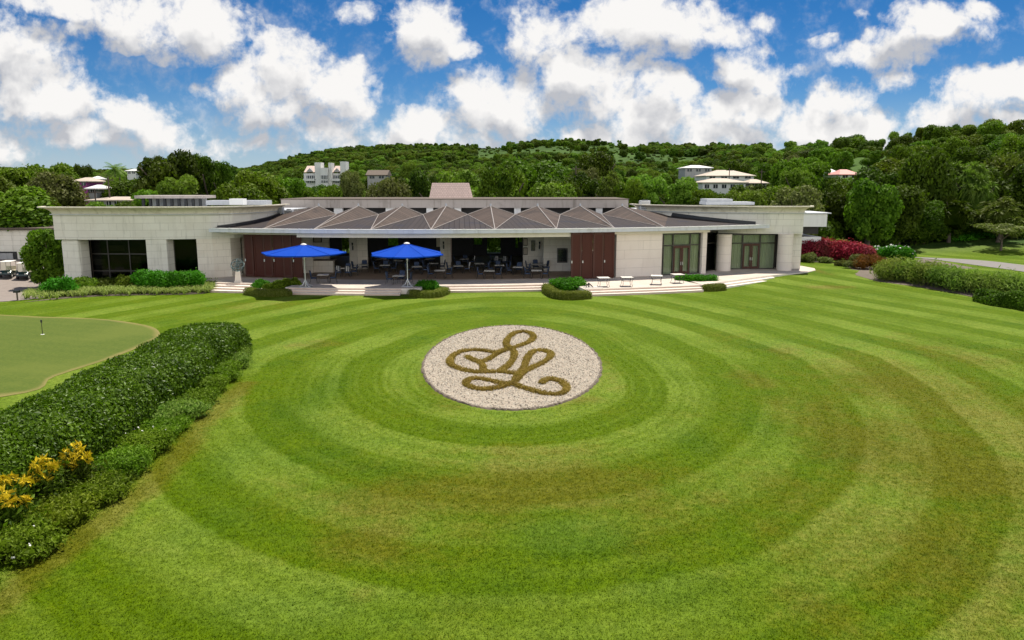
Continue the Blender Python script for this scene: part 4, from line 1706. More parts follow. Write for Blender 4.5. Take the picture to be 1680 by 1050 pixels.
principled(nt_, out_, bk.outputs[0], .75, bump=bk.outputs[1], bstr=.3)
part(mb, 'roof_lantern', m_)
# rooftop plant on both wings
mb = MB()
x0, x1 = AT(228, 330, 88)[0], AT(338, 330, 88)[0]
mb.box((x0 + x1) / 2, 89, 6.97, x1 - x0, 4, .32)
part(mb, 'rooftop_canopy', M['rear'])
for i in range(9):
    mb = MB()
    mb.box(x0 + .7 + (x1 - x0 - 1.2) * i / 8, 87.6, 6.26, .28, .25, 1.1)
    part(mb, 'rooftop_post', M['iron'])
mb = MB()
mb.box((x0 + x1) / 2, 89.4, 6.35, x1 - x0 - 1, .2, .9)
part(mb, 'rooftop_glass', M['galv'])
mb = MB()
xa, xb = AT(338, 333, 86)[0], AT(437, 333, 86)[0]
mb.box((xa + xb) / 2, 87, 6.35, xb - xa, 2, .5)
part(mb, 'rooftop_duct', M['galv'])
mb = MB()
xa, xb = AT(376, 333, 84)[0], AT(391, 333, 84)[0]
mb.box((xa + xb) / 2 + .3, 84.5, 6.5, xb - xa + .5, 1.2, .65)
part(mb, 'rooftop_vent', M['white'])


def plant_unit(px, py, Y, w, d, h, label):
    x, z = AT(px, py, Y)
    t = empty('air_conditioner', (x, Y, z), 0, label, 'air conditioner')
    MB().box(0, 0, h / 2, w, d, h).build('casing', M['galv'], t, bevel=.02)
    MB().cyl(0, 0, h + .005, h + .09, min(w, d) * .36, min(w, d) * .36, 18).build('fan_guard', M['iron'], t)
    g = MB()
    for i in range(5):
        g.box(0, -d / 2 - .012, h * (.2 + .15 * i), w * .8, .02, .03)
    g.build('grille', M['iron'], t)
    return t


plant_unit(459, 351, 77.5, .75, .7, .7, 'grey air conditioner casing at the left end of the folded roof')
plant_unit(474, 351.5, 77.0, .9, .6, .42, 'low grey air conditioner on the roof beside the taller left one')
plant_unit(1057, 349, 82.5, 1.05, 1.0, 1.3, 'tall grey air conditioner on the roof behind the last right peak')
plant_unit(1079, 349, 82.0, .8, .8, .55, 'small dark air conditioner on the roof against the right wing')
mb = MB()
xa, xb = AT(1026, 345, 84.5)[0], AT(1088, 345, 84.5)[0]
mb.box((xa + xb) / 2, 85, 5.1, xb - xa, 1, 1.0)
part(mb, 'rooftop_duct', M['white'])
mb = MB()
xa, xb = AT(1158, 330, 86)[0], AT(1200, 330, 86)[0]
mb.box((xa + xb) / 2, 87, 6.5, xb - xa, 3, .55)
mb.box((xa + xb) / 2 + 1, 86.4, 6.3, xb - xa + 2.5, 3, .3)
part(mb, 'roof_hatch', M['galv'])
# small grey block behind the right wing
mb = MB()
xa, xb = AT(1300, 360, 86)[0], AT(1357, 360, 86)[0]
z0, z1 = AT(1340, 372, 86)[1], AT(1340, 350.5, 86)[1]
mb.box((xa + xb) / 2, 89, (z0 + z1) / 2, xb - xa, 6, z1 - z0)
mb.box((xa + xb) / 2 - .2, 89, z0 / 2 - .7 - .3, xb - xa - .4, 5.4, max(.4, z0 - .9) + .6)
part(mb, 'annexe_wall', M['white'])
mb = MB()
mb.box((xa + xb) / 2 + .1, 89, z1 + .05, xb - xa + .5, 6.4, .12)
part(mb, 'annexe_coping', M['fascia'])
mb = MB()
mb.box((xa + xb) / 2 - .3, 89, z0 - .4, xb - xa - .8, 5, .85)  # near-black box filling the gap between the block and the low wall
part(mb, 'annexe_window', M['dark'])

# ================================================================== parasols
def parasol(px, py, R, rot, z_edge, z_top, label):
    x, y = G(px, py, 0)
    t = empty('parasol', (x, y, 0.003), rot, label, 'parasol', 'blue parasols on the terrace')
    n = 8
    sub = 5
    V = [(0, 0, z_top)]
    m = n * sub
    for k in (1, 2, 3, 4, 5, 6):
        f = k / 6
        for i in range(m):
            a0_, a1_ = 2 * pi * (i // sub) / n, 2 * pi * (i // sub + 1) / n
            q = (i % sub) / sub
            sg = q * (1 - q) * 4
            rr_ = R * f
            px_ = rr_ * (cos(a0_) * (1 - q) + cos(a1_) * q)
            py_ = rr_ * (sin(a0_) * (1 - q) + sin(a1_) * q)
            V.append((px_ * (1 - .03 * sg * f), py_ * (1 - .03 * sg * f), z_top - (z_top - z_edge) * (f ** .9) - .075 * sg * f * (1.15 - f * .5) + random.uniform(-.006, .006)))
    o5 = 1 + 5 * m
    for i in range(m):
        x_, y_, z_ = V[o5 + i]
        V.append((x_ * .998, y_ * .998, z_ - .10))
    Fq = [(0, 1 + i, 1 + (i + 1) % m) for i in range(m)]
    for k in range(6):
        for i in range(m):
            j = (i + 1) % m
            Fq.append((1 + k * m + i, 1 + (k + 1) * m + i, 1 + (k + 1) * m + j, 1 + k * m + j))
    me = bpy.data.meshes.new('canopy')
    me.from_pydata(V, [], Fq)
    me.update()
    c = link('canopy', me, M['canvas'], t)
    md = c.modifiers.new('cloth', 'SOLIDIFY')
    md.thickness = .012
    sm = MB()
    for i in range(n):
        a = 2 * pi * i / n
        sm.tube([(R * f * cos(a), R * f * sin(a), z_top - (z_top - z_edge) * (f ** .9) + .008) for f in (.02, .25, .5, .75, 1)], .018, 5)
    sm.build('seam', M['canvas'], c)
    MB().cyl(0, 0, .05, z_top - .02, .045, .04, 14).build('pole', M['steel'], t, smooth=True)
    cp_ = MB()
    cp_.cyl(0, 0, z_top - .03, z_top + .05, .26, .2, 14)
    cp_.cyl(0, 0, z_top + .05, z_top + .09, .2, .05, 14)
    cp_.build('top_cap', M['roof_white'], t)
    hz = z_edge - .42
    MB().cyl(0, 0, hz - .12, hz + .05, .1, .1, 12).build('runner', M['steel'], t)
    for i in range(n):
        a = 2 * pi * i / n
        MB().tube([(.08 * cos(a), .08 * sin(a), z_top - .1), (R * .97 * cos(a), R * .97 * sin(a), z_edge - .02)], .02, 5).build('rib', M['steel'], t)
        f = .42
        MB().tube([(.09 * cos(a), .09 * sin(a), hz), (R * f * cos(a), R * f * sin(a), z_top - (z_top - z_edge) * f ** .9 - .06)], .022, 5).build('strut', M['roof_cream'], t)
    b = MB()
    for i in range(4):
        a = pi / 2 * i - rot + pi / 4
        b.tube([(0, 0, .62), (.28 * cos(a), .28 * sin(a), .2), (.62 * cos(a), .62 * sin(a), .06)], .03, 6)
    b.cyl(0, 0, 0, .07, .5, .45, 20)
    b.build('base', M['steel'], t)
    return t


parasol(501.5, 471, 3.42, radians(4), 2.86, 3.50, 'left blue parasol with steel pole and tripod foot in front of the dark shutters')
parasol(669, 470, 3.12, radians(-12), 2.72, 3.56, 'right blue parasol with steel pole in front of the open dining room')


# ================================================================== tables and chairs
def make_table(name, square=True):
    t = empty(name)
    s = .96
    MB().box(0, 0, .735, s, s, .03).build('table_top', M['marble'], t, bevel=.008)
    MB().box(0, 0, .700, s - .04, s - .04, .036).build('apron', M['iron'], t)
    for a, b in ((-1, -1), (1, -1), (1, 1), (-1, 1)):
        MB().tube([(a * .45, b * .45, .68), (a * .37, b * .37, .42), (a * .36, b * .36, .2), (a * .43, b * .43, 0)], [.02, .018, .018, .022], 6).build('leg', M['iron'], t)
    r = MB()
    r.tube([(.37 * cos(q * pi / 8), .37 * sin(q * pi / 8), .42) for q in range(16)], .013, 5, True)
    r.build('stretcher_ring', M['iron'], t)
    return t


def make_chair(striped):
    t = empty('iron_chair')
    MB().box(0, .0, .46, .5, .48, .09).build('seat_cushion', M['cushion'], t, bevel=.03)
    bc = MB()
    bc.box(0, 0, 0, .46, .08, .52)
    bc.v = [(x, y + .23 + z * .16, z + .80) for x, y, z in bc.v]
    bc.build('back_cushion', M['stripe'] if striped else M['cushion'], t, bevel=.03)
    for a in (-1, 1):
        MB().tube([(a * .25, -.24, .42), (a * .26, -.27, .2), (a * .28, -.29, 0)], .016, 6).build('leg', M['iron'], t)
        MB().tube([(a * .24, .22, .42), (a * .24, .26, .2), (a * .26, .34, 0)], .016, 6).build('leg', M['iron'], t)
        MB().tube([(a * .29, .25, .70), (a * .31, .0, .70), (a * .31, -.2, .67), (a * .29, -.25, .58), (a * .27, -.24, .42)], .016, 6).build('arm', M['iron'], t)
    f = MB()
    f.tube([(-.25, .2, .42), (-.26, .27, .75), (-.22, .33, 1.03), (-.1, .35, 1.1), (.1, .35, 1.1), (.22, .33, 1.03), (.26, .27, .75), (.25, .2, .42)], .017, 6)
    f.tube([(-.25, -.24, .415), (.25, -.24, .415), (.25, .22, .415), (-.25, .22, .415)], .015, 5, True)
    for k in (-.12, 0, .12):
        f.tube([(k, .225, .42), (k, .29, .75), (k, .35, 1.07)], .01, 5)
    f.build('back_frame', M['iron'], t)
    return t


tab0 = make_table('iron_table')
ch_plain = make_chair(False)
ch_strip = make_chair(True)
used = {}


def put(proto, x, y, rz, label, cat, group):
    key = proto.name
    o = copy_tree(proto) if used.get(key) else proto
    used[key] = True
    o.location = (x, y, .008)
    o.rotation_euler = (0, 0, rz)
    tag(o, label, cat, group)
    return o


for px, py, rz, lab in ((990, 470, .1, 'empty stone topped iron table, nearest the parasol stand, on the sunny right terrace'),
                        (1028, 469.3, .05, 'empty stone topped iron table, second from the parasol stand, on the sunny right terrace'),
                        (1077, 466.5, -.15, 'empty stone topped iron table in front of the pale wall, left of the glass doors'),
                        (1111, 464.0, .2, 'empty stone topped iron table closest to the green bush and the glass doors')):
    x, y = G(px, py, 0)
    put(tab0, x, y, rz, lab, 'table', 'empty tables on the right terrace')

SIDES = {'l': (pi / 2, -.82, 0, 'left'), 'r': (-pi / 2, .82, 0, 'right'), 'n': (pi, 0, -.82, 'near'), 'f': (0, 0, .82, 'far')}
SETS = [(531, 464.5, .15, 'lr', '', 'under the left parasol'),
        (567, 453, 0, 'fr', 'nN', 'before the wide pillar'),
        (632, 447.5, .1, 'lrf', '', 'behind the right parasol, left of its pole'),
        (655, 466.5, -.1, 'lrf', '', 'beneath the right parasol'),
        (684, 450, .1, 'lfr', '', 'behind the right parasol, right of its pole'),
        (722, 457, 0, 'lr', '', 'in front of the slim pillar'),
        (752, 448.5, .05, 'lf', 'r', 'just right of the slim pillar'),
        (803, 457.5, 0, 'lr', '', 'at the open middle, front row'),
        (819, 447.5, .1, 'flr', '', 'at the open middle, second row'),
        (880, 457, 0, 'lr', '', 'before the inner wall, front row'),
        (881, 446, .1, 'lfr', '', 'before the inner wall, second row'),
        (762, 436.5, 0, 'lf', 'r', 'deep inside behind the slim pillar'),
        (822, 435.5, 0, 'lr', 'nN', 'deep inside before the garden doorway'),
        (627, 436, 0, 'lr', '', 'deep inside beside the wide pillar'),
        (706, 436, 0, 'lf', '', 'deep inside left of the slim pillar'),
        (597, 447, .1, 'lf', '', 'right of the wide pillar, mid depth'),
        (712, 444, 0, 'lr', '', 'left of the slim pillar, mid depth'),
        (786, 444.5, .1, 'lr', '', 'between the middle tables, mid depth'),
        (850, 451, -.1, 'lfr', '', 'left of the inner wall tables'),
        (655, 439, 0, 'lr', '', 'far behind the right parasol')]
for px, py, rot, plain, strip, where in SETS:
    x, y = G(px, py, 0)
    put(tab0, x, y, rot, 'dark iron dining table ' + where, 'table', 'dining tables in the open pavilion')
    for k, q in enumerate(plain + strip):
        st = k >= len(plain)
        rz, dx, dy, nm = SIDES[q.lower()]
        if strip in ('nN',) and st:
            dx = -.42 if q == 'n' else .42
            nm = 'near left' if q == 'n' else 'near right'
        a = rot + random.uniform(-.15, .15)
        put(ch_strip if st else ch_plain, x + dx * cos(rot) - dy * sin(rot), y + dx * sin(rot) + dy * cos(rot), rz + a,
            ('striped iron chair' if st else 'blue cushioned iron chair') + ' ' + nm + ' of the table ' + where,
            'chair', 'iron chairs around the dining tables')

# a folded parasol's stand on the right terrace
x, y = G(966, 472, 0)
t = empty('parasol_stand', (x, y, .004), .1, 'small dark pyramid parasol stand on a stone slab, without its parasol', 'parasol stand')
MB().box(.35, 0, .03, 1.5, .8, .06).build('base_slab', M['marble'], t)
st = MB()
for i in range(4):
    a = pi / 2 * i + pi / 4
    st.tube([(.42 * cos(a), .42 * sin(a), .07), (.05 * cos(a), .05 * sin(a), .34)], .035, 6)
st.cyl(0, 0, .061, .42, .07, .05, 10)
st.build('stand', M['iron'], t)

# armillary sundial
x, y = G(391.5, 463, 0)
t = empty('armillary_sundial', (x, y, .004), .2, 'verdigris armillary sundial of open rings on a tapered stone pedestal by the steps', 'sundial')
pd = MB()
pd.box(0, 0, .05, .66, .66, .1)
pd.box(0, 0, .52, .54, .54, .84, 0, .68)
pd.build('pedestal', M['pink_stone'], t)
sp = MB()
C0 = Vector((0, 0, 1.5))


def ring(R, e1, e2, r=.028):
    e1, e2 = Vector(e1).normalized(), Vector(e2).normalized()
    sp.tube([C0 + e1 * R * cos(2 * pi * k / 28) + e2 * R * sin(2 * pi * k / 28) for k in range(28)], r, 6, True)


ring(.52, (1, 0, 0), (0, 0, 1))
ring(.50, (0, 1, 0), (0, 0, 1))
ring(.54, (1, 0, 0), (0, .8, .5), .045)
ring(.48, (1, 0, .3), (0, 1, -.4))
ring(.30, (1, 0, .5), (0, 1, .2))
sp.build('ring_sphere', M['verdigris'], t)
MB().tube([C0 + Vector((-.45, 0, -.5)), C0 + Vector((.45, 0, .62))], .02, 6).build('gnomon', M['verdigris'], t)
MB().cyl(0, 0, .94, 1.02, .2, .12, 12).build('mount', M['verdigris'], t)
cr = MB()
for k in range(4):
    a = pi / 2 * k
    cr.tube([(.1 * cos(a), .1 * sin(a), 1.0), (.42 * cos(a), .42 * sin(a), 1.05), (.52 * cos(a), .52 * sin(a), 1.35)], .025, 6)
cr.build('cradle', M['verdigris'], t)

# low path lamp at the lawn's brow
x, y, z = GL(29, 493)
t = empty('path_lamp', (x, y, z), 0, 'short dark post lamp with flat box head at the lawn edge', 'lamp')
MB().cyl(0, 0, 0, .62, .06, .06, 8).build('post', M['timber'], t)
MB().box(0, 0, .72, .42, .3, .2).build('lamp_head', M['iron'], t, bevel=.02)


# ================================================================== golf carts
def make_cart():
    t = empty('golf_cart')
    b = MB()
    prof = [(-1.2, .32), (-1.15, .62), (-.75, .86), (-.55, .84), (-.45, .38), (.35, .38), (.38, .62), (1.05, .66), (1.18, .55), (1.2, .32)]
    n = len(prof)
    vs = [(-.6, y, z) for y, z in prof] + [(.6, y, z) for y, z in prof]
    b.add(vs, [tuple(range(n)), tuple(range(n, 2 * n))[::-1]] + [(i, i + n, (i + 1) % n + n, (i + 1) % n) for i in range(n)])
    body = b.build('body', M['cart_green'], t, bevel=.05)
    MB().box(0, .05, 1.86, 1.2, 1.75, .07, 0, .94).build('roof', M['cart_roof'], t, bevel=.03)
    for a, yy in ((-1, -.62), (1, -.62), (-1, .8), (1, .8)):
        MB().tube([(a * .54, yy - (.12 if yy < 0 else 0), .8 if yy < 0 else .66), (a * .53, yy, 1.83)], .02, 6).build('roof_post', M['iron'], t)
        w = MB()
        w.cyl(0, 0, -.09, .09, .24, .24, 18)
        wy_ = -.86 if yy < 0 else .82
        w.v = [(a * .55 + zz, wy_ + xx, .24 + y_) for xx, y_, zz in w.v]
        wh = w.build('wheel', M['rubber'], t)
        h = MB()
        h.cyl(0, 0, -.095, .095, .12, .12, 12)
        h.v = [(a * .555 + zz, wy_ + xx, .24 + y_) for xx, y_, zz in h.v]
        h.build('hub', M['cart_roof'], wh)
    s = MB()
    s.box(0, .42, .72, 1.08, .5, .14)
    s.build('seat', M['seat'], t, bevel=.03)
    s = MB()
    s.box(0, .72, 1.02, 1.08, .1, .42)
    s.build('backrest', M['seat'], t, bevel=.03)
    ws = MB()
    ws.add([(-.52, -.72, .86), (.52, -.72, .86), (.52, -.62, 1.8), (-.52, -.62, 1.8)], [(0, 1, 2, 3)])
    ws.build('windscreen', M['glass'], t)
    for a in (-1, 1):
        MB().box(a * .4, -1.19, .62, .2, .06, .12).build('headlight', M['marble'], t, bevel=.02)
    MB().tube([(.3 + .17 * cos(q * pi / 6), -.35 + .1 * sin(q * pi / 6), 1.0 + .12 * sin(q * pi / 6)) for q in range(12)], .015, 5, True).build('steering_wheel', M['iron'], t)
    MB().box(0, -1.22, .36, 1.1, .08, .12).build('bumper', M['rubber'], t)
    return t


cart = make_cart()
for k, (px, lab) in enumerate(((16, 'dark green golf cart with cream roof, leftmost in the car park row'),
                               (43, 'dark green golf cart with cream roof, between two others in the car park row'),
                               (70, 'dark green golf cart, third in the row, half hidden by the tree beside the wing'),
                               (93, 'dark golf cart at the right end of the row, mostly behind the tree and bushes'))):
    o = cart if k == 0 else copy_tree(cart)
    Yc = 89.5
    xx = (px - 840) / F * (Yc * CP + 11 * SP)
    o.location = (xx, Yc, gz(xx, Yc) + .04)
    o.rotation_euler = (0, 0, .22)
    tag(o, lab, 'golf cart', 'golf carts parked in a row')

# service building beyond the car park
SB = empty('service_building', (-68, 99, -3), 0, 'low grey stone service building with a dark doorway behind the golf carts', 'building')
X1 = (97 - 840) / F * 99 + 68
z1 = AT(40, 378, 98.5)[1] + 3
mb = MB()
mb.box((X1 - 14) / 2, 2.5, z1 / 2 - .3, X1 + 14, 5, z1 + .6)
mb.build('wall', M['wing_stone'], SB)
MB().box((X1 - 14) / 2, 2.5, z1 + .2, X1 + 14.8, 6.2, .22).build('coping', M['timber'], SB)
xd = (28 - 840) / F * 99 + 68
MB().box(xd - 4.5, -.02, 1.35, 9, .1, 2.9).build('doorway', M['dark'], SB)
MB().box(xd - 1.6, -.1, 1.3, 2.2, .08, 2.6).build('garage_door', M['house_grey'], SB)


# ================================================================== shrubs, hedges, beds
def shrub_mesh(name, w, d, h, n, size, rng, lobn=7, aspect=.6, core=.74, jitter=.14):
    lobes = [((0, 0, h * .48), (w * .34, d * .34, h * .44))]
    for i in range(lobn):
        ph = 2.4 * i + rng.normal(0, .3)
        rr = .30 + .06 * rng.normal()
        r = rng.uniform(.20, .30)
        lobes.append(((w * rr * cos(ph), d * rr * sin(ph), h * rng.uniform(.32, .66)), (w * r, d * r, h * rng.uniform(.28, .38))))
    return lobed(lobes, n, size, rng, aspect, core, jitter=jitter, minz=0.0).mesh(name)


SEED = [100]


def shrub(name, x, y, z, w, d, h, mat, n, size, label, cat='shrub', group=None, lobn=7, aspect=.6, rz=0.0, flowers=None, jitter=.14):
    SEED[0] += 1
    rng = np.random.default_rng(SEED[0])
    t = empty(name, (x, y, z), rz, label, cat, group)
    link('foliage', shrub_mesh('foliage', w, d, h, n, size, rng, lobn, aspect, jitter=jitter), M[mat], t)
    st = MB()
    for k in range(5):
        a = k * 1.256
        st.tube([(.05 * w * cos(a), .05 * d * sin(a), -.05), (.2 * w * cos(a), .2 * d * sin(a), h * .6)], [.03, .012], 5)
    st.build('stems', M['bark'], t)
    if flowers:
        fm, fn, fs = flowers
        fl_ = Fol()
        dirs = unit(rng.normal(0, 1, (fn, 3)) + np.array([0, -.3, .9]))
        P = dirs * np.array([w * .5, d * .5, h * .5]) + np.array([0, 0, h * .52])
        for q in range(4):
            fl_.add(*leaves(P + rng.normal(0, fs * .3, P.shape), dirs, fs, rng, .8, np.full(fn, .5)))
        link('blossoms', fl_.mesh('blossoms'), M[fm], t)
    return t


def shrub_px(name, px, py, wpx, hpx, mat, n, size, label, depth=None, zg=None, **kw):
    """shrub standing on the ground at the photograph's pixel (its foot)"""
    if zg is None:
        x, y, z = GL(px, py)
    else:
        x, y = G(px, py, zg)
        z = zg
    zc = y * CP + (HC - z) * SP
    w = wpx * zc / F
    h = hpx * zc / F
    d = depth or w * .8
    return shrub(name, x, y + d * .35, z, w, d, h, mat, n, size, label, **kw)


def hedge_mesh(path, width, height, n, size, rng, wob=.05, aspect=.6, ex=.55, core=.94):
    """clipped hedge following path [(x, y, z)], rounded ends and shoulders"""
    P = np.array(path, float)
    seg = np.linalg.norm(np.diff(P, axis=0), axis=1)
    cum = np.concatenate([[0], np.cumsum(seg)])
    L = cum[-1]

    def at(s):
        i = np.clip(np.searchsorted(cum, s, 'right') - 1, 0, len(seg) - 1)
        f = ((s - cum[i]) / seg[i])[:, None]
        p = P[i] * (1 - f) + P[i + 1] * f
        t = unit((P[i + 1] - P[i]) * np.array([1, 1, 0]))
        return p, t

    def surf(s, phi, k=1.0):
        p, t = at(np.clip(s, 0, L))
        nrm = np.stack([t[:, 1], -t[:, 0], np.zeros(len(t))], 1)
        e = np.minimum(1, np.minimum(s, L - s) / (width * .5))
        endk = np.sqrt(np.clip(1 - (1 - np.clip(e, 0, 1)) ** 2, 0.0, 1))
        c, sn = np.cos(phi), np.sin(phi)
        lump = 1 + wob * (np.sin(s * 2.1 + 3 * c) * .5 + np.sin(s * .83 + 1.7 + 2 * sn) * .5)
        lat = np.sign(c) * np.abs(c) ** ex * width * .5 * endk * k * lump
        hh = np.abs(sn) ** ex * height * (.55 + .45 * endk) * k * lump
        pos = p + nrm * lat[:, None]
        pos[:, 2] += hh
        N = nrm * c[:, None] + np.array([0, 0, 1.0]) * np.abs(sn)[:, None] + t * ((s > L - width * .4) * 1.0 - (s < width * .4) * 1.0)[:, None] * .6
        return pos, unit(N)

    fo = Fol()
    s = rng.random(n) * L
    tp = np.linspace(0, pi, 801)
    cy_ = np.sign(np.cos(tp)) * np.abs(np.cos(tp)) ** ex * width * .5
    cz_ = np.abs(np.sin(tp)) ** ex * height
    cl_ = np.concatenate([[0], np.cumsum(np.hypot(np.diff(cy_), np.diff(cz_)))])
    phi = np.interp(rng.random(n) * cl_[-1], cl_, tp)
    pos, N = surf(s, phi)
    pos += N * rng.normal(-.25 * size, .45 * size, (n, 1))
    cl = .5 + .5 * np.sin(pos[:, 0] * 3.1 + pos[:, 2] * 4) * np.sin(pos[:, 1] * 2.7)
    tint = np.clip(.3 * cl + .7 * rng.random(n), 0.07, 1)
    fo.add(*leaves(pos, N, size, rng, aspect, tint, .5))
    ns, nphi = max(8, int(L / .5)), 10
    S, PH = np.meshgrid(np.linspace(0.001, L - .001, ns), np.linspace(0, pi, nphi), indexing='ij')
    pos, _ = surf(S.ravel(), PH.ravel(), core)
    idx = np.arange(ns * nphi).reshape(ns, nphi)
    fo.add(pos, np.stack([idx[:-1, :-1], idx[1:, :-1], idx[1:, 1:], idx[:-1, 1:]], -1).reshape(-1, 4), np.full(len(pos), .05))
    return fo


def hedge(name, path, width, height, mat, n, size, label, group=None, **kw):
    SEED[0] += 1
    rng = np.random.default_rng(SEED[0])
    P = np.array(path, float)
    c = P.mean(0)
    c[2] = P[:, 2].min()
    t = empty(name, tuple(c), 0, label, 'hedge', group)
    link('foliage', hedge_mesh(P - c, width, height, n, size, rng, **kw).mesh('foliage'), M[mat], t)
    st = MB()
    for k in range(0, len(P), max(1, len(P) // 6)):
        st.cyl(P[k][0] - c[0], P[k][1] - c[1], -.1, height * .6, .05, .03, 6)
    st.build('stems', M['bark'], t)
    return t


# the big glossy hedge on the left
hp = [(-15.0, 9.5), (-15.3, 14), (-15.4, 20), (-15.4, 26), (-15.5, 32), (-15.8, 37), (-16.1, 41.3)]
hp = [(p[0], p[1], gz(*p)) for p in spline(hp, 5)]
hedge('clipped_hedge', hp, 4.1, 1.62, 'leaf_hedge', 78000, .125, 'long broad glossy dark green hedge with rounded top beside the putting green', wob=.05, ex=.5)
# loose shrubs along its foot
row = [(-12.35, 15.2, 1.5, .85), (-12.0, 17.2, 1.5, .8), (-11.95, 18.9, 1.4, .75), (-11.9, 20.6, 1.5, .8), (-12.0, 22.5, 1.6, .85), (-12.2, 24.4, 1.6, .85), (-12.5, 26.4, 1.5, .7),
       (-12.65, 28.3, 1.5, .85), (-12.8, 30.2, 1.4, .75), (-13.1, 32.2, 1.3, .7), (-13.35, 34.4, 1.5, .8), (-13.75, 36.5, 1.6, 1.0), (-14.1, 38.3, 1.4, .9)]
words = ['nearest the camera at the left edge', 'with pale flowers, second from the near end', 'third from the near end', 'below the golden crotons', 'fifth from the near end',
         'with small pale flowers halfway along the row', 'seventh from the near end', 'light green and rounded, at the bare gap', 'ninth from the near end', 'small, fourth from the far end',
         'third from the far end', 'pale green, second from the far end', 'at the far end by the hedge nose']
for (x, y, w, h), wd in zip(row, words):
    i = words.index(wd)
    shrub('low_shrub', x - .1 + random.uniform(-.15, .12), y, gz(x, y), w * random.uniform(1.0, 1.3), 2.0, h * random.uniform(.7, 1.0), 'leaf_pale' if i in (11, 12, 7) else 'leaf_shrub', 2600, .095,
          'loose green shrub along the hedge foot, ' + wd, 'shrub', 'loose shrubs along the foot of the hedge', lobn=9, aspect=.45, jitter=.2,
          flowers=('flower_white', 7, .045) if i in (1, 5) else None)
# golden crotons
for (x, y, w, h, lab) in ((-13.45, 16.9, 1.6, 1.7, 'golden yellow croton bush at the left edge, the larger and nearer of its pair'),
                          (-12.7, 18.1, 1.45, 1.7, 'golden yellow croton bush right beside the larger croton at the left edge'),
                          (-12.85, 19.8, .9, 1.5, 'smaller golden croton, upper part glowing against the dark hedge'),
                          (-12.7, 21.1, 1.0, 1.45, 'small golden croton farthest up the hedge, standing over the low shrubs')):
    SEED[0] += 1
    rng = np.random.default_rng(SEED[0])
    t = empty('croton_bush', (x, y, gz(x, y)), 0, lab, 'shrub', 'golden crotons by the hedge')
    fo, fd = Fol(), Fol()
    for k in range(15):
        a = 2.4 * k
        r = w * .42 * math.sqrt((k + .5) / 15)
        c = np.array([r * cos(a), r * sin(a), h * rng.uniform(.62, 1.0) * (1 - .25 * r / w)])
        if k % 4 == 3:
            continue
        d = unit(rng.normal(0, .9, (26, 3)) + np.array([0, 0, .55]))
        fo.add(*leaves(c + d * .12, np.cross(d, rng.normal(0, 1, (26, 3))), .18, rng, .34, None, 0))
        P = c - np.array([0, 0, .36]) + rng.normal(0, .2, (60, 3))
        P[:, 2] = np.maximum(P[:, 2], .08)
        fd.add(*leaves(P, rng.normal(0, 1, (60, 3)), .15, rng, .4))
    V, Fq = sphere_quads((0, 0, h * .3), (w * .2, w * .2, h * .3), 9, 6, rng, .12)
    fd.add(V, Fq, np.full(len(V), .05))
    link('golden_leaves', fo.mesh('golden_leaves'), M['leaf_gold'], t)
    link('green_leaves', fd.mesh('green_leaves'), M['leaf_dark'], t)

# strap-leaved border in front of the left wing
rng = np.random.default_rng(77)
lf = Fol()
edge = [GL(*p)[:2] for p in ((40, 496), (95, 491), (150, 487), (205, 485), (262, 484), (318, 483), (345, 480), (358, 472))]
back = [GL(*p)[:2] for p in ((75, 474), (130, 470), (165, 468), (205, 466), (255, 466), (300, 464), (332, 459), (350, 458))]
edge_s, back_s = spline(edge, 20), spline(back, 20)
for k in range(2300):
    i = rng.integers(0, len(edge_s))
    f = rng.random() ** .8
    bx = edge_s[i][0] * (1 - f) + back_s[i][0] * f + rng.normal(0, .1)
    by = edge_s[i][1] * (1 - f) + back_s[i][1] * f + rng.normal(0, .1)
    bz = gz(bx, by)
    tt = rng.random() * .5
    for q in range(10):
        a = rng.random() * 2 * pi
        ln = rng.uniform(.7, 1.12)
        d = np.array([cos(a), sin(a), 0])
        sd_ = np.array([-sin(a), cos(a), 0]) * rng.uniform(.014, .026)
        up = rng.uniform(.6, 1.0)
        b0 = np.array([bx, by, bz])
        m = b0 + d * ln * .3 + np.array([0, 0, ln * .62 * up])
        e = b0 + d * ln * .75 + np.array([0, 0, ln * .42 * up])
        lf.add(np.array([b0 - sd_, b0 + sd_, m + sd_, m - sd_, e + sd_ * .3, e - sd_ * .3]), [(0, 1, 2, 3), (3, 2, 4, 5)], np.full(6, min(1, tt + rng.random() * .5)))
lo = link('border_grass', lf.mesh('border_grass'), M['leaf_strap'])
tag(lo, 'band of pale variegated strap leaved border plants in front of the left wing', 'border plants', None, 'stuff')
sheet('planting_soil', [(p[0], p[1]) for p in edge_s[::8]] + [(p[0], p[1] + .8) for p in back_s[::-8]], M['soil'], .02)

for args in ((90, 486, 50, 30, 'leaf_bright', 'bright green bush at the left end of the strap leaved border'),
             (136, 480, 38, 24, 'leaf_shrub', 'small green bush below the round pier of the left wing'),
             (172, 478, 42, 22, 'leaf_dark', 'dark green bush under the left end of the dark window'),
             (200, 478, 38, 25, 'leaf_shrub', 'leafy green bush under the middle of the dark window'),
             (240, 480, 60, 36, 'leaf_bright', 'bright green bush left of the rectangular pier'),
             (275, 480, 58, 36, 'leaf_bright', 'bright green bush directly in front of the rectangular pier'),
             (310, 478, 54, 34, 'leaf_bright', 'bright green bush in front of the narrow dark window')):
    px, py, w, h, mat, lab = args
    shrub_px('leafy_bush', px, py, w, h, mat, 2200, .17, lab, depth=1.7, group='bushes in front of the left wing')
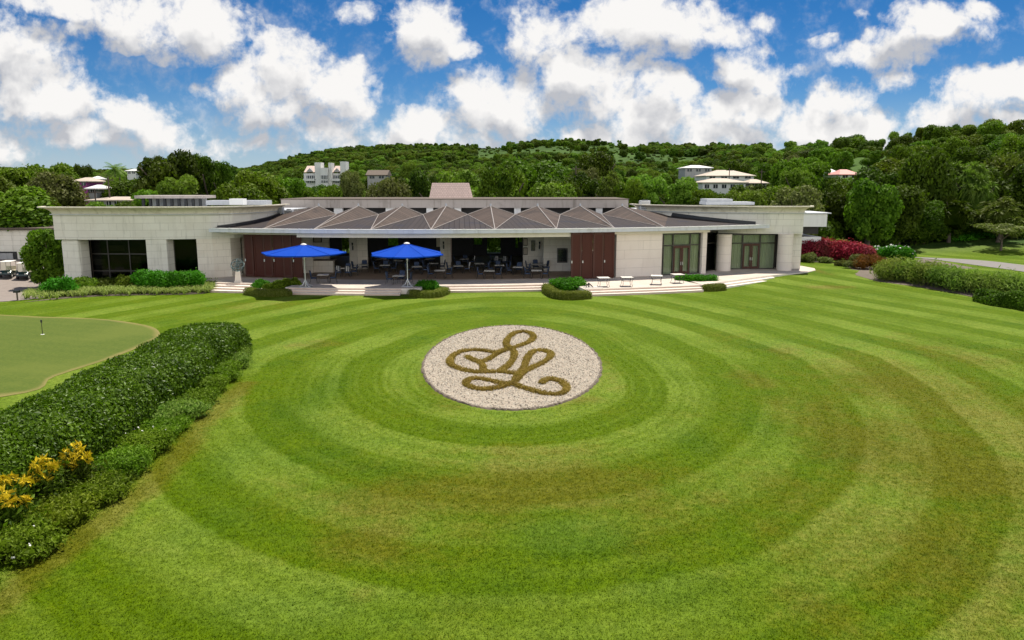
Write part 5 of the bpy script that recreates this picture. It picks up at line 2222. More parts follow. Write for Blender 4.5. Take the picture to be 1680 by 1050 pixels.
# foundation plants by the terrace
shrub_px('leafy_bush', 428, 477, 30, 17, 'leaf_bright', 1800, .14, 'sunlit bright green bush right of the left steps', depth=1.2, zg=-.5)
shrub_px('leafy_bush', 455, 478, 40, 17, 'leaf_shrub', 1800, .14, 'shaded bush in the planter in front of the dark shutters', depth=1.2, zg=-.5)
shrub_px('leafy_bush', 480, 477, 30, 20, 'leaf_shrub', 1600, .14, 'shaded bush beside the foot of the left parasol', depth=1.0, zg=-.5)
shrub_px('leafy_bush', 699, 481, 38, 20, 'leaf_bright', 2400, .14, 'round green bush half in the shade of the right parasol', depth=1.5, zg=-.55)
shrub_px('leafy_bush', 931, 481, 55, 25, 'leaf_bright', 3600, .14, 'big rounded bright green bush between the terrace platforms', depth=2.0, zg=-.55)
shrub_px('leafy_bush', 1128, 466, 34, 15, 'leaf_bright', 1800, .14, 'bright green bush beside the last terrace table', depth=1.2, zg=-.3)
shrub_px('leafy_bush', 1155, 469, 44, 17, 'leaf_bright', 2200, .14, 'bright green bush in front of the glass doors step', depth=1.4, zg=-.4)


def hpx(pts, zg=None):
    out = []
    for p in spline(pts, 5):
        x, y, z = GL(*p)
        out.append((x, y, z))
    return out


hedge('box_hedge', hpx([(405, 482), (425, 485), (455, 486), (480, 485)]), .9, .55, 'leaf_box', 5000, .075, 'low clipped box border at the foot of the left planter')
hedge('box_hedge', hpx([(672, 485), (690, 488), (700, 488), (715, 487.5), (732, 481)]), .95, .55, 'leaf_box', 4200, .075, 'low clipped box border curving below the half shaded round bush')
hedge('box_hedge', hpx([(897, 476), (902, 483), (914, 489), (935, 491), (970, 489)]), .95, .62, 'leaf_box', 6500, .075, 'low clipped box border wrapping around the biggest terrace bush')
hedge('box_hedge', hpx([(1151, 477), (1170, 477), (1188, 475)]), .95, .55, 'leaf_box', 3600, .075, 'short clipped box border at the right end of the terrace')

# right-hand beds
bed = [(1298, 428), (1335, 428), (1370, 432), (1395, 440), (1405, 452), (1440, 462), (1500, 470), (1570, 482), (1640, 497), (1690, 508)]
bed_b = [(1690, 470), (1600, 440), (1520, 425), (1450, 412), (1380, 405), (1298, 405)]
sheet('planting_bed', [GL(*p)[:2] for p in bed + bed_b], M['soil'], .02)
for (px, py, w, h, mat, n, sz, lab) in (
        (1318, 427, 46, 33, 'leaf_red', 2600, .2, 'crimson leaved shrub closest to the round end column'),
        (1345, 427, 44, 34, 'leaf_pink', 2400, .2, 'rose and crimson leaved shrub, second from the end column'),
        (1372, 427, 46, 33, 'leaf_red', 2600, .2, 'crimson leaved shrub in the middle of the red row'),
        (1398, 428, 42, 33, 'leaf_red', 2400, .2, 'crimson leaved shrub, second from the right end of the red row'),
        (1418, 428, 38, 28, 'leaf_pink', 2000, .2, 'bright red leaved shrub at the right end of the red row')):
    shrub_px('red_shrub', px, py, w, h, mat, n, sz, lab, depth=2.4, group='crimson shrubs beside the end column', lobn=9, jitter=.18)
for (px, py, w, h, mat, nm, lab) in (
        (1311, 420, 26, 26, 'leaf_shrub', 'round_shrub', 'clipped round green shrub behind the red row, nearest the column'),
        (1338, 420, 36, 29, 'leaf_shrub', 'round_shrub', 'clipped green shrub behind the red row below the grey annexe'),
        (1362, 420, 34, 27, 'leaf_shrub', 'round_shrub', 'clipped green shrub behind the red row, third from the column'),
        (1385, 420, 32, 27, 'leaf_pale', 'round_shrub', 'pale green shrub behind the red row next to the yellow one'),
        (1402, 418, 34, 19, 'leaf_yellow', 'yellow_shrub', 'yellow leaved shrub behind the red row, the left of two'),
        (1420, 418, 28, 14, 'leaf_yellow', 'yellow_shrub', 'yellow leaved shrub behind the red row, the right of two')):
    shrub_px(nm, px, py, w, h, mat, 2000, .19, lab, depth=2.2)
for (px, py, w, h, lab) in ((1331, 431, 20, 17, 'taller grey green plant poking up between the first two red shrubs'), (1409, 434, 22, 17, 'taller grey green plant in front of the last red shrub'), (1316, 430, 22, 11, 'small grey green plant under the first red shrub'), (1356, 432, 24, 10, 'small grey green plant under the middle red shrub'), (1384, 437, 24, 10, 'small pale plant at the bend of the right bed'),
                            (1402, 441, 26, 13, 'pale green plant at the tip of the right bed')):
    shrub_px('low_plant', px, py, w, h, 'leaf_olive', 900, .15, lab, depth=1.2)
shrub_px('rust_shrub', 1436, 443, 50, 25, 'leaf_rust', 2600, .16, 'rust brown feathery shrub between the red row and the pale bank', depth=2.2, aspect=.3)
for (px, py, w, h, lab) in ((1443, 425, 30, 20, 'dark glossy shrub with white flowers behind the rust shrub'), (1468, 427, 36, 24, 'dark glossy white flowered shrub left of the driveway'), (1489, 429, 34, 24, 'white flowered dark shrub touching the driveway edge')):
    shrub_px('flowering_shrub', px, py, w, h, 'leaf_bright', 2200, .22, lab, depth=2.0, flowers=('flower_white', 14, .15))
oi = 0
for (px, py, w, h, lab) in ((1470, 462, 56, 34, 'left end'), (1502, 465, 54, 36, 'second from its left end'), (1534, 471, 56, 36, 'below the driveway bend'), (1566, 476, 56, 36, 'in its middle'),
                            (1598, 482, 56, 38, 'right of its middle'), (1630, 486, 54, 34, 'second from the frame edge'), (1665, 487, 60, 36, 'at the frame edge')):
    shrub_px('oleander', px, py, w, h, 'leaf_pale', 3000, .27, 'pale grey green bushy shrub of the right bank, ' + lab, depth=2.6, lobn=12, aspect=.24, jitter=.32, group='pale shrubs of the right bank')
hedge('ixora_hedge', hpx([(1606, 493), (1632, 499), (1660, 504), (1700, 511)]), 1.6, .95, 'leaf_dark', 5200, .15, 'dark clipped hedge in front of the pale bank at the right edge', wob=.4)

# monogram planted in the gravel
def bp(pts, closed=False):
    out = []
    for p in spline([(680 + q[0] * .19048, 520 + q[1] * .19048 + 1.5) for q in pts], 5, closed):
        x, y = G(p[0], p[1], -.52)
        out.append((x, y, -.60))
    return out


strokes = [[(815, 265), (790, 225), (800, 180), (850, 135), (920, 115), (985, 122), (1022, 150), (1010, 185), (960, 215), (890, 240), (850, 252), (815, 265)],
           [(800, 235), (845, 270), (862, 310), (840, 365), (795, 415), (735, 455)],
           [(775, 275), (700, 295), (610, 278), (510, 270), (410, 285), (335, 320), (305, 370), (335, 410), (425, 443), (540, 460), (660, 458), (740, 457), (820, 468), (890, 478)],
           [(445, 325), (495, 352), (560, 372), (620, 358), (680, 322), (740, 288), (800, 268)],
           [(560, 372), (590, 410), (588, 455)],
           [(850, 560), (880, 510), (910, 465), (945, 415), (960, 370), (985, 320), (1025, 285), (1085, 275), (1150, 285), (1178, 308), (1155, 345), (1095, 385), (1020, 420), (955, 455), (905, 490), (870, 530)],
           [(865, 558), (790, 560), (705, 545), (610, 523), (525, 513), (460, 530), (445, 562), (485, 592), (565, 608), (660, 606), (740, 588), (810, 568), (865, 558)],
           [(850, 560), (925, 592), (1005, 615), (1100, 640), (1200, 652), (1278, 640), (1312, 602), (1292, 562), (1235, 530), (1160, 522), (1108, 543), (1100, 560)]]
mono = empty('monogram_planting', (0, BY, -.6), 0, 'looping letter monogram of low brownish clipped plants on the gravel oval', 'planting')
rng = np.random.default_rng(9)
for s_ in strokes:
    path = np.array(bp(s_)) - np.array([0, BY, -.6])
    L = np.linalg.norm(np.diff(path, axis=0), axis=1).sum()
    link('stroke', hedge_mesh(path, .33, .13, int(L * 750), .075, rng, .16, .42, core=.8).mesh('stroke'), M['leaf_brown'], mono)

# ================================================================== trees
CR = {}


def proto_mesh(key, fo):
    CR[key] = fo.mesh('crown')


for i in range(3):
    proto_mesh('broad%d' % i, crown_broad(20 + i, 7500, 1.0, (11, 16, 22)[i], .105, .66, (.30, .24, .18)[i], (.52, .42, .36)[i]))
for i in range(2):
    proto_mesh('round%d' % i, crown_broad(40 + i, 6500, 1.0, 20, .085, .55))
    proto_mesh('loose%d' % i, lobed([((random.uniform(-.62, .62), random.uniform(-.62, .62), random.uniform(.3, 1.7)), (r_, r_, r_ * .7)) for r_ in [random.uniform(.22, .38) for _ in range(20)]], 6000, .105, np.random.default_rng(60 + i), .5, .6))
proto_mesh('spiky0', crown_spiky(3))
proto_mesh('spiky1', crown_spiky(4, 30, 52, .42, .7, .055))
proto_mesh('palm0', crown_palm(5))
proto_mesh('palm1', crown_palm(6, 18))
proto_mesh('flat0', lobed([((.62 * cos(k * 2.4) * math.sqrt(k / 9), .62 * sin(k * 2.4) * math.sqrt(k / 9), random.uniform(.8, 1.15)), (.32, .32, .16)) for k in range(10)], 1500, .12, np.random.default_rng(71), .4, .5))
TRK = [trunk_mesh(s).build('trunk_proto', M['bark']).data for s in (1, 2, 3)]
for o in [o for o in COL.objects if o.name.startswith('trunk_proto')]:
    bpy.data.objects.remove(o)
PTRK = MB()
PTRK.tube([(0, 0, 0), (.03, 0, .3), (.05, .02, .7), (.04, .02, 1.0)], [.022, .016, .014, .013], 8)
PTRK_ME = PTRK.build('palm_trunk_proto', M['bark']).data
for o in [o for o in COL.objects if o.name.startswith('palm_trunk_proto')]:
    bpy.data.objects.remove(o)
LEAFOF = {'dark': 'leaf_dark', 'mid': 'leaf_mid', 'light': 'leaf_light', 'olive': 'leaf_olive', 'spiky': 'leaf_spiky', 'yellow': 'leaf_yellow'}
MESHCACHE = {}


def crown_data(key, leaf):
    k = (key, leaf)
    if k not in MESHCACHE:
        me = CR[key].copy()
        me.name = 'crown'
        me.materials.clear()
        me.materials.append(M[LEAFOF[leaf]])
        MESHCACHE[k] = me
    return MESHCACHE[k]


TREES = []
_rt = random.Random(21)


def tree_at(name, key, leaf, x, y, R, Ht, label, cat='tree', group=None, crown_frac=.86, ztop=1.95):
    z = gz(x, y)
    t = empty(name, (x, y, z), _rt.uniform(0, 2 * pi), label, cat, group)
    if key.startswith('palm'):
        hc = Ht - .72 * R
        c = bpy.data.objects.new('crown', crown_data(key, leaf))
        c.location = (.04 * hc, .02 * hc, hc)
        c.scale = (R, R, R)
        k = bpy.data.objects.new('trunk', PTRK_ME)
        k.scale = (hc, hc, hc)
    else:
        hc = min(Ht * crown_frac, R * 3.0)
        c = bpy.data.objects.new('crown', crown_data(key, leaf))
        c.location = (0, 0, Ht - hc)
        c.scale = (R, R, hc / ztop)
        k = bpy.data.objects.new('trunk', TRK[len(TREES) % 3])
        k.scale = (Ht * .55, Ht * .55, Ht * .62)
    for o in (c, k):
        o.parent = t
        COL.objects.link(o)
    TREES.append((x, y, R, Ht))
    return t


def tree_px(name, key, leaf, px, ytop, D, wpx, label, **kw):
    zc = D * CP + 5 * SP
    x = (px - 840) * zc / F
    zt = AT(px, ytop, D)[1]
    return tree_at(name, key, leaf, x, D, wpx / 2 * zc / F, max(2, zt - gz(x, D)), label, **kw)


NAMED = [
    # left
    ('broadleaf_tree', 'broad0', 'mid', 18, 308, 104, 150, 'mid green bushy tree at the left edge above the service building roof'),
    ('broadleaf_tree', 'broad1', 'mid', 62, 322, 112, 90, 'mid green leafy tree left of the wing cornice, behind the service building'),
    ('broadleaf_tree', 'broad2', 'mid', 12, 268, 150, 110, 'domed green tree at the far left edge skyline'),
    ('broadleaf_tree', 'round0', 'olive', 92, 283, 130, 104, 'olive brown rounded tree behind the tip of the left wing'),
    ('broadleaf_tree', 'broad0', 'mid', 88, 270, 175, 90, 'dark green domed tree behind the olive brown one at left'),
    ('broadleaf_tree', 'round1', 'dark', 141, 267, 200, 36, 'small dark round tree on the left skyline beside the palms'),
    ('coconut_palm', 'palm0', 'spiky', 192, 262, 165, 44, 'taller coconut palm on the left skyline'),
    ('coconut_palm', 'palm1', 'spiky', 206, 269, 172, 30, 'shorter coconut palm just right of the taller one on the left skyline'),
    ('broadleaf_tree', 'loose0', 'light', 182, 290, 150, 50, 'light yellow green tree below the coconut palms'),
    ('broadleaf_tree', 'broad1', 'dark', 284, 249, 132, 112, 'tallest dark tree on the left skyline, behind the flat rooftop canopy'),
    ('broadleaf_tree', 'loose1', 'dark', 258, 250, 134, 62, 'thin topped dark tree at the left side of the tallest tree group'),
    ('broadleaf_tree', 'round0', 'dark', 340, 254, 136, 58, 'dark upright tree right of the tallest left tree'),
    ('broadleaf_tree', 'round1', 'dark', 370, 261, 138, 52, 'dark upright tree at the right end of the tall left group'),
    ('broadleaf_tree', 'broad2', 'mid', 250, 305, 120, 90, 'mid green low tree behind the rooftop posts of the left wing'),
    ('broadleaf_tree', 'broad0', 'mid', 425, 282, 122, 96, 'mid green bushy tree behind the right end of the left wing'),
    ('broadleaf_tree', 'broad2', 'mid', 478, 284, 128, 70, 'mid green tree just left of the white apartment house'),
    ('broadleaf_tree', 'loose0', 'mid', 528, 303, 120, 70, 'bright green low tree in front of the white apartment house'),
    # centre
    ('broadleaf_tree', 'round0', 'olive', 577, 280, 124, 46, 'olive green round tree right of the white apartment house'),
    ('broadleaf_tree', 'round1', 'olive', 638, 287, 118, 84, 'wide olive green tree left of the stone roof lantern'),
    ('broadleaf_tree', 'broad1', 'dark', 696, 279, 128, 56, 'dark tree immediately left of the stone roof lantern'),
    ('broadleaf_tree', 'loose1', 'light', 668, 262, 230, 34, 'light green round tree on the slope above the stone roof lantern'),
    ('broadleaf_tree', 'broad0', 'dark', 868, 262, 126, 122, 'huge dark tree right of the stone roof lantern'),
    ('broadleaf_tree', 'loose0', 'dark', 812, 286, 124, 50, 'dark ragged tree between the stone lantern and the huge dark tree'),
    ('broadleaf_tree', 'broad2', 'dark', 920, 290, 120, 74, 'dark low tree at the right side of the huge dark tree'),
    ('broadleaf_tree', 'round0', 'dark', 975, 250, 170, 88, 'dark domed tree rising above the centre right canopy'),
    ('screw_pine', 'spiky0', 'spiky', 1003, 278, 121, 50, 'yellow green spiky screw pine behind the right end of the rear parapet'),
    ('broadleaf_tree', 'loose1', 'light', 1050, 280, 126, 86, 'light green feathery tree right of the screw pine'),
    ('broadleaf_tree', 'loose0', 'light', 1110, 290, 124, 86, 'light green feathery tree below the pale roofed houses'),
    ('broadleaf_tree', 'loose1', 'mid', 1165, 306, 118, 70, 'mid green low tree behind the roof hatch of the right wing'),
    ('broadleaf_tree', 'broad1', 'mid', 1225, 306, 118, 80, 'mid green low tree in front of the longest pale roofed house'),
    ('broadleaf_tree', 'loose0', 'light', 1310, 322, 112, 56, 'light green tree behind the right end of the right wing'),
    ('broadleaf_tree', 'broad0', 'mid', 1292, 262, 150, 62, 'pointed mid green tree left of the pink roofs'),
    # right
    ('broadleaf_tree', 'broad2', 'dark', 1384, 308, 110, 84, 'dark lobed tree directly right of the grey annexe'),
    ('broadleaf_tree', 'broad1', 'dark', 1435, 274, 124, 96, 'big dark tree behind the red and yellow shrubs'),
    ('broadleaf_tree', 'broad0', 'dark', 1478, 305, 110, 80, 'dark lobed tree overhanging the driveway mouth'),
    ('broadleaf_tree', 'broad2', 'mid', 1500, 262, 128, 90, 'mid green tall tree left of the screw pine thicket'),
    ('screw_pine', 'spiky1', 'spiky', 1545, 252, 124, 96, 'tall spiky screw pine, leftmost of the right thicket'),
    ('screw_pine', 'spiky0', 'spiky', 1594, 262, 118, 74, 'golden tipped screw pine in the middle of the right thicket'),
    ('screw_pine', 'spiky1', 'spiky', 1645, 246, 126, 100, 'tall screw pine near the right frame edge'),
    ('screw_pine', 'spiky0', 'dark', 1560, 318, 112, 80, 'low dark screw pine under the golden tipped one'),
    ('screw_pine', 'spiky0', 'spiky', 1640, 320, 110, 84, 'low spreading screw pine above the small garden tree'),
    ('broadleaf_tree', 'broad1', 'dark', 1690, 262, 118, 90, 'dark tree cut by the right frame edge'),
    ('broadleaf_tree', 'broad0', 'dark', 1520, 330, 112, 66, 'dark low tree behind the driveway bend'),
    ('broadleaf_tree', 'broad0', 'dark', 1610, 345, 114, 80, 'shaded low tree filling the thicket base'),
]
HOUSES_PX = []
for nm, key, leaf, px, yt, D, w, lab in NAMED:
    tree_px(nm, key, leaf, px, yt, D, w, lab)
# the tree against the left wing
tree_px('broadleaf_tree', 'broad2', 'mid', 79, 368, 86, 84, 'mid green bushy tree standing against the left end of the clubhouse beside the golf carts', crown_frac=.93)
# small spreading garden tree by the driveway
gx, gy, g_z = GL(1642, 411)
tree_at('garden_tree', 'flat0', 'olive', gx, gy, 4.0, 3.6, 'small spreading thin tree on the far lawn by the driveway', crown_frac=.75, ztop=1.3)
for (px, py, w, h, mat, lab) in ((1465, 398, 60, 16, 'leaf_dark', 'dark bush under the trees at the driveway mouth'), (1515, 396, 60, 14, 'leaf_shrub', 'low green bush on the far side of the driveway, left part'), (1570, 396, 70, 12, 'leaf_bright', 'low bright green ground bush along the far lawn edge'),
                                 (1590, 386, 60, 18, 'leaf_olive', 'grey green flowering bush at the thicket foot'), (1625, 392, 60, 14, 'leaf_bright', 'low bright bush left of the small garden tree'), (1672, 392, 50, 30, 'leaf_shrub', 'green bush at the right edge behind the garden tree')):
    shrub_px('wayside_bush', px, py, w, h, mat, 1600, .28, lab, depth=3.0)


for k, (px, D, w, yt) in enumerate(((1345, 108, 70, 352), (1385, 112, 76, 342), (1425, 109, 80, 352), (1462, 113, 78, 345), (1500, 112, 76, 350), (1540, 114, 84, 342), (1580, 116, 84, 345), (1622, 117, 84, 340), (1662, 116, 80, 345), (1700, 116, 84, 340))):
    zc = D * CP + 8 * SP
    x = (px - 840) * zc / F
    z = gz(x, D)
    shrub('thicket_bush', x, D, z, w * zc / F, 4.5, AT(px, yt, D)[1] - z, 'leaf_dark', 2600, .42,
          ('deep green undergrowth bush filling the base of the woods, ' + ['next to the annexe', 'behind the crimson row', 'behind the yellow shrub', 'at the driveway mouth', 'behind the driveway bend', 'below the golden tipped screw pine',
           'behind the far lawn', 'behind the small garden tree', 'near the photo edge', 'cut by the photo edge'][k]), 'bush', 'undergrowth at the foot of the woods', lobn=9)
for k, (px, w, h) in enumerate(((568, 40, 4.6), (644, 40, 4.2), (784, 34, 4.8), (811, 40, 4.4), (851, 30, 4.8))):
    x = (px - 840) / F * (103 * CP + 7 * SP)
    shrub('courtyard_bush', x, 102.6 + .4 * k, gz(x, 103), w * 103 / F, 2.5, h - gz(x, 103), 'leaf_light', 2200, .3,
          'sunny green bush seen through the open pavilion, ' + ['behind the bar', 'above the right parasol', 'left of the garden doorway', 'filling the garden doorway', 'right of the garden doorway'][k], 'bush', 'garden bushes behind the pavilion')


# ================================================================== houses on the hillside
def house(name, px0, px1, y_eave, y_base, y_ridge, D, depth, wall, roof, label, wins=4, hip=True, over=.5):
    zc = D * CP
    x0, x1 = (px0 - 840) * zc / F, (px1 - 840) * zc / F
    ze, zr, zb = AT(px0, y_eave, D)[1], AT(px0, y_ridge, D + depth * .5)[1], AT(px0, y_base, D)[1]
    g = min(gz((x0 + x1) / 2, D), zb) - 1.0
    t = empty(name, ((x0 + x1) / 2, D, zb), 0, label, 'house')
    w, hh = x1 - x0, ze - zb
    b = MB()
    b.box(0, depth / 2, (hh + g - zb) / 2, w - 2 * over, depth - 2 * over, hh - g + zb)
    b.build('wall', M[wall], t)
    r = MB()
    rz_ = zr - zb
    ins = min(w * .35, depth * .5) if hip else 0.0
    V = [(-w / 2, 0, hh), (w / 2, 0, hh), (w / 2, depth, hh), (-w / 2, depth, hh), (-w / 2 + ins, depth / 2, rz_), (w / 2 - ins, depth / 2, rz_)]
    V += [(x, y, z - .18) for x, y, z in V[:4]]
    r.add(V, [(0, 1, 5, 4), (1, 2, 5), (2, 3, 4, 5), (3, 0, 4), (0, 6, 7, 1), (1, 7, 8, 2), (2, 8, 9, 3), (3, 9, 6, 0), (6, 9, 8, 7)])
    r.build('roof', M[roof], t)
    for i in range(wins):
        u = -w / 2 + over + (w - 2 * over) * (i + .5) / wins
        f = MB()
        ww = min(1.6, w / wins * .45)
        f.box(u, over - .03, hh * .55, ww, .1, max(.8, hh * .42))
        fo_ = f.build('window', M['win_dark'], t)
        s_ = MB()
        s_.box(u, over - .05, hh * .55, .07, .12, max(.8, hh * .42))
        s_.build('glazing_bar', M['house_white'], fo_)
    HOUSES_PX.append((min(px0, px1) - 2, max(px0, px1) + 2, y_eave + (2.5 if px0 < 1100 else 4), D))
    return t


house('cottage', 136, 211, 328, 338, 322.5, 118, 9, 'house_grey', 'roof_cream', 'low grey cottage with a cream roof just above the left wing cornice', 5)
house('cottage', 115, 145, 297, 306, 291, 150, 7, 'house_pink', 'roof_cream', 'magenta walled cottage with a cream roof among the left trees', 2)
house('cottage', 137, 160, 309, 318, 303, 138, 6, 'house_grey', 'roof_white', 'small grey cottage with a white roof in front of the magenta one', 2)
house('cottage', 147, 158, 293, 297, 289, 175, 5, 'house_grey', 'roof_white', 'tiny white roofed cottage above the left trees', 1)
house('cottage', 206, 226, 280, 286, 277, 230, 7, 'house_white', 'roof_white', 'distant white cottage right of the coconut palms', 2)
house('cottage', 600, 636, 287, 295, 279, 240, 9, 'house_grey', 'timber', 'weathered grey gabled cottage on the centre hillside', 2, False)
house('bungalow', 1121, 1170, 275, 284, 271, 230, 10, 'house_grey', 'roof_white', 'grey walled bungalow with a white and red sheet roof, highest of the right group', 3)
house('bungalow', 1156, 1240, 288, 293, 279, 205, 13, 'house_white', 'roof_cream', 'wide bungalow with a cream hipped roof in the middle of the right group', 4)
house('bungalow', 1150, 1228, 299, 314, 292.5, 172, 10, 'house_white', 'roof_cream', 'long white bungalow with a pinkish cream roof, lowest of the right group', 5)
house('bungalow', 1229, 1262, 300, 308, 294, 174, 9, 'house_grey', 'roof_cream', 'short grey bungalow end with cream roof beside the lowest right one', 2)
house('bungalow', 1376, 1413, 286, 293, 278, 190, 9, 'house_white', 'roof_pink', 'bungalow with a pink roof in the right hand woods', 2)
house('bungalow', 1360, 1376, 283, 290, 277, 200, 7, 'house_white', 'roof_white', 'small white roofed bungalow left of the pink roof', 1)
# the white apartment house
D = 230.0
AP = empty('apartment_house', ((534 - 840) * D * CP / F, D, AT(534, 302, D)[1]), 0, 'white apartment house with tan dormer roofs and stair towers among the centre trees', 'building')
k = D * CP / F
zb = AT(534, 302, D)[1]


def apx(px):
    return (px - 534) * k


def apz(py):
    return AT(534, py, D)[1] - zb


b = MB()
b.box(apx(533.5), 5, apz(292) / 2 - 3 + .8, (569 - 499) * k, 9, apz(280) + 5)
b.build('wall', M['house_white'], AP)
for (a, c, yt) in ((519, 529, 270), (529.5, 541, 279), (541.5, 546, 270.5), (560.5, 570, 268.5)):
    b = MB()
    b.box(apx((a + c) / 2), 1.0 if yt < 275 else -.2, (apz(yt) - 3) / 2 + .6, (c - a) * k, 4, apz(yt) + 3)
    b.build('stair_tower', M['house_white'], AP)
for (a, c) in ((499, 519), (546, 560.5)):
    r = MB()
    z0, z1 = apz(282.5), apz(271.5)
    V = [(apx(a), .3, z0), (apx(c), .3, z0), (apx(c), 4.5, z1), (apx(a), 4.5, z1), (apx(a), 9, z0), (apx(c), 9, z0)]
    r.add(V, [(0, 1, 2, 3), (3, 2, 5, 4), (0, 3, 4), (1, 5, 2), (0, 4, 5, 1)])
    ro = r.build('roof', M['roof_tan'], AP)
    m0 = (a + c) / 2
    d_ = MB()
    d_.add([(apx(m0 - 6), .1, z0 + .1), (apx(m0 + 6), .1, z0 + .1), (apx(m0), .1, z0 + 1.2), (apx(m0), 2.6, z0 + 1.2)], [(0, 1, 2), (0, 2, 3), (1, 3, 2)])
    d_.build('dormer', M['house_grey'], ro)
for (a, c) in ((503, 516), (530.5, 541), (547, 558)):
    for (y0, y1) in ((288, 294), (296, 300)):
        wi = MB()
        wi.box(apx((a + c) / 2), .42 if a != 530.5 else -2.25, (apz(y0) + apz(y1)) / 2, (c - a) * k, .16, apz(y0) - apz(y1))
        wo = wi.build('window', M['win_dark'], AP)
        gb = MB()
        for q in range(4):
            gb.box(apx(a + (c - a) * (q + .5) / 4), .32 if a != 530.5 else -2.36, (apz(y0) + apz(y1)) / 2, .12, .1, apz(y0) - apz(y1))
        gb.build('glazing_bar', M['house_white'], wo)
for (a, c) in ((500, 518), (546, 560)):
    bl = MB()
    bl.box(apx((a + c) / 2), -.5, apz(295), (c - a) * k, 1.6, .7)
    bl.build('balcony', M['house_white'], AP)
HOUSES_PX.append((496, 572, 302, D))

for (px, yt, yb, D, lab) in ((945, 272, 326, 128, 'thin dark utility pole behind the rear parapet'), (1250, 278, 303, 165, 'dark utility pole right of the lowest bungalow'), (1197, 276, 292, 190, 'utility pole in front of the cream hipped roof'),
                             (155, 310, 338, 116, 'leaning utility pole beside the grey cottage at left'), (177, 290, 335, 121, 'tall thin utility pole right of the grey cottage at left')):
    x, zt = AT(px, yt, D)
    t = empty('utility_pole', (x, D, gz(x, D)), 0, lab, 'utility pole')
    MB().cyl(0, 0, 0, zt - gz(x, D), .14, .10, 8).build('post', M['timber'], t)
    MB().box(0, 0, zt - gz(x, D) - .5, 1.6, .12, .12).build('crossarm', M['timber'], t)

# ------------------------------------------------------------------ woodland fill: single trees up to 330 m
ENV = np.array([[-200, 268], [0, 270], [60, 268], [125, 274], [165, 279], [215, 281], [240, 256], [300, 250], [350, 257], [380, 264], [420, 272], [470, 270], [520, 268], [560, 272], [620, 266], [700, 268], [790, 268], [850, 264],
                [900, 268], [960, 262], [1050, 264], [1110, 266], [1180, 252], [1250, 247], [1330, 240], [1420, 236], [1500, 227], [1600, 219], [1680, 215], [1900, 212]], float)
rf = np.random.default_rng(5)
cnt = 0
tries = 0
KIND = [('broad0', 'mid'), ('broad1', 'dark'), ('broad2', 'mid'), ('round0', 'dark'), ('loose0', 'mid'), ('loose1', 'light'), ('broad0', 'dark'), ('round1', 'mid'), ('broad2', 'light'), ('broad1', 'mid'), ('round0', 'olive')]
WORD = {'mid': 'mid green', 'dark': 'dark green', 'light': 'light green', 'olive': 'olive green'}
FORM = {'broad': 'broad crowned', 'round': 'rounded', 'loose': 'loose crowned'}
cand = []
for Dn, step in ((106, 7.5), (116, 7.5), (127, 8), (140, 8.5), (155, 9.5), (172, 10), (192, 11), (215, 12), (240, 13), (268, 14), (300, 15)):
    half = Dn * .73
    xx = -half
    while xx < half:
        cand.append((xx + rf.normal(0, 1.6), Dn + rf.normal(0, 3.0)))
        xx += step * 1.22
for (x, y) in cand:
    px = 840 + F * x / (y * CP + 6 * SP)
    if px < -150 or px > 1800:
        continue
    if y < 112 and -45 < x < 32:
        continue
    if 1270 < px and y < 112 and px < 1300:
        continue
    if px > 1490 and y < 109:
        continue
    if px < 110 and y < 108:
        continue
    R = rf.uniform(3.2, 5.6)
    Ht = rf.uniform(7.5, 13.5)
    g = gz(x, y)
    env = np.interp(px, ENV[:, 0], ENV[:, 1]) + rf.uniform(0, 9)
    zmax = AT(px, env, y)[1]
    Ht = min(Ht, zmax - g)
    wp = R * F / y
    for (p0, p1, yb, Dh) in HOUSES_PX:
        if y < Dh + 3 and p0 - wp * .9 < px < p1 + wp * .9:
            Ht = min(Ht, AT(px, yb + rf.uniform(0, 2), y)[1] - g)
        if abs(y - Dh - 6) < 9 and p0 - wp < px < p1 + wp:
            Ht = 0
    if Ht < 2.2:
        continue
    R = min(R, Ht * .75)
    if any(math.hypot(x - a, y - b) < .62 * (R + c) * .9 for a, b, c, d in TREES):
        continue
    key, leaf = KIND[rf.integers(0, len(KIND))]
    if px > 1330 and leaf in ('light', 'olive'):
        leaf = 'mid'
    side = 'left wing' if px < 440 else ('dining pavilion' if px < 1080 else ('right wing' if px < 1340 else 'driveway'))
    far = 'near edge of the woods' if y < 150 else ('middle of the wooded slope' if y < 220 else 'far wooded slope')
    lab = '%s %s tree in the %s behind the %s' % (WORD[leaf], FORM[key[:5]], far, side)
    tree_at('woodland_tree', key, leaf, x, y, R, Ht, lab, 'tree', 'trees of the %s behind the %s' % (far, side), .92)
    cnt += 1
    if cnt > 245:
        break
print('woodland trees', cnt, 'all', len(TREES))

# ------------------------------------------------------------------ the far woods: one mass
pts, scs = [], []
D = 325.0
while D < 2250:
    st = 9.5 + (D - 325) * .006
    for a in np.arange(-.80, .74, st / D):
        x = D * sin(a) + rf.normal(0, st * .3)
        y = D * cos(a) + rf.normal(0, st * .3)
        px = 840 + F * x / y
        if (px > 1250 and D > 470) or (px > 520 and D > 1400):
            continue
        field = math.sin(x * .011 + 1.0) + math.sin(y * .009 + x * .004) + math.sin(x * .027 - y * .019)
        crest = 780 < px < 1090 and D > 850
        R = (2.6 + 4.6 * rf.random() ** 1.3) * (1.0 if D < 700 else 1.15 if D < 1400 else 1.7)
        if field > (1.25 if not crest else -.35) and rf.random() < .93:
            if rf.random() < .35:
                continue
            R = rf.uniform(1.1, 2.4)
            pts.append((x, y, gz(x, y) - .4))
            scs.append((R * 1.3, R * 1.3, rf.uniform(.7, 1.5)))
            continue
        pts.append((x, y, gz(x, y) - .6))
        scs.append((R, R, rf.uniform(3.2, 5.6)))
    D += st * .9
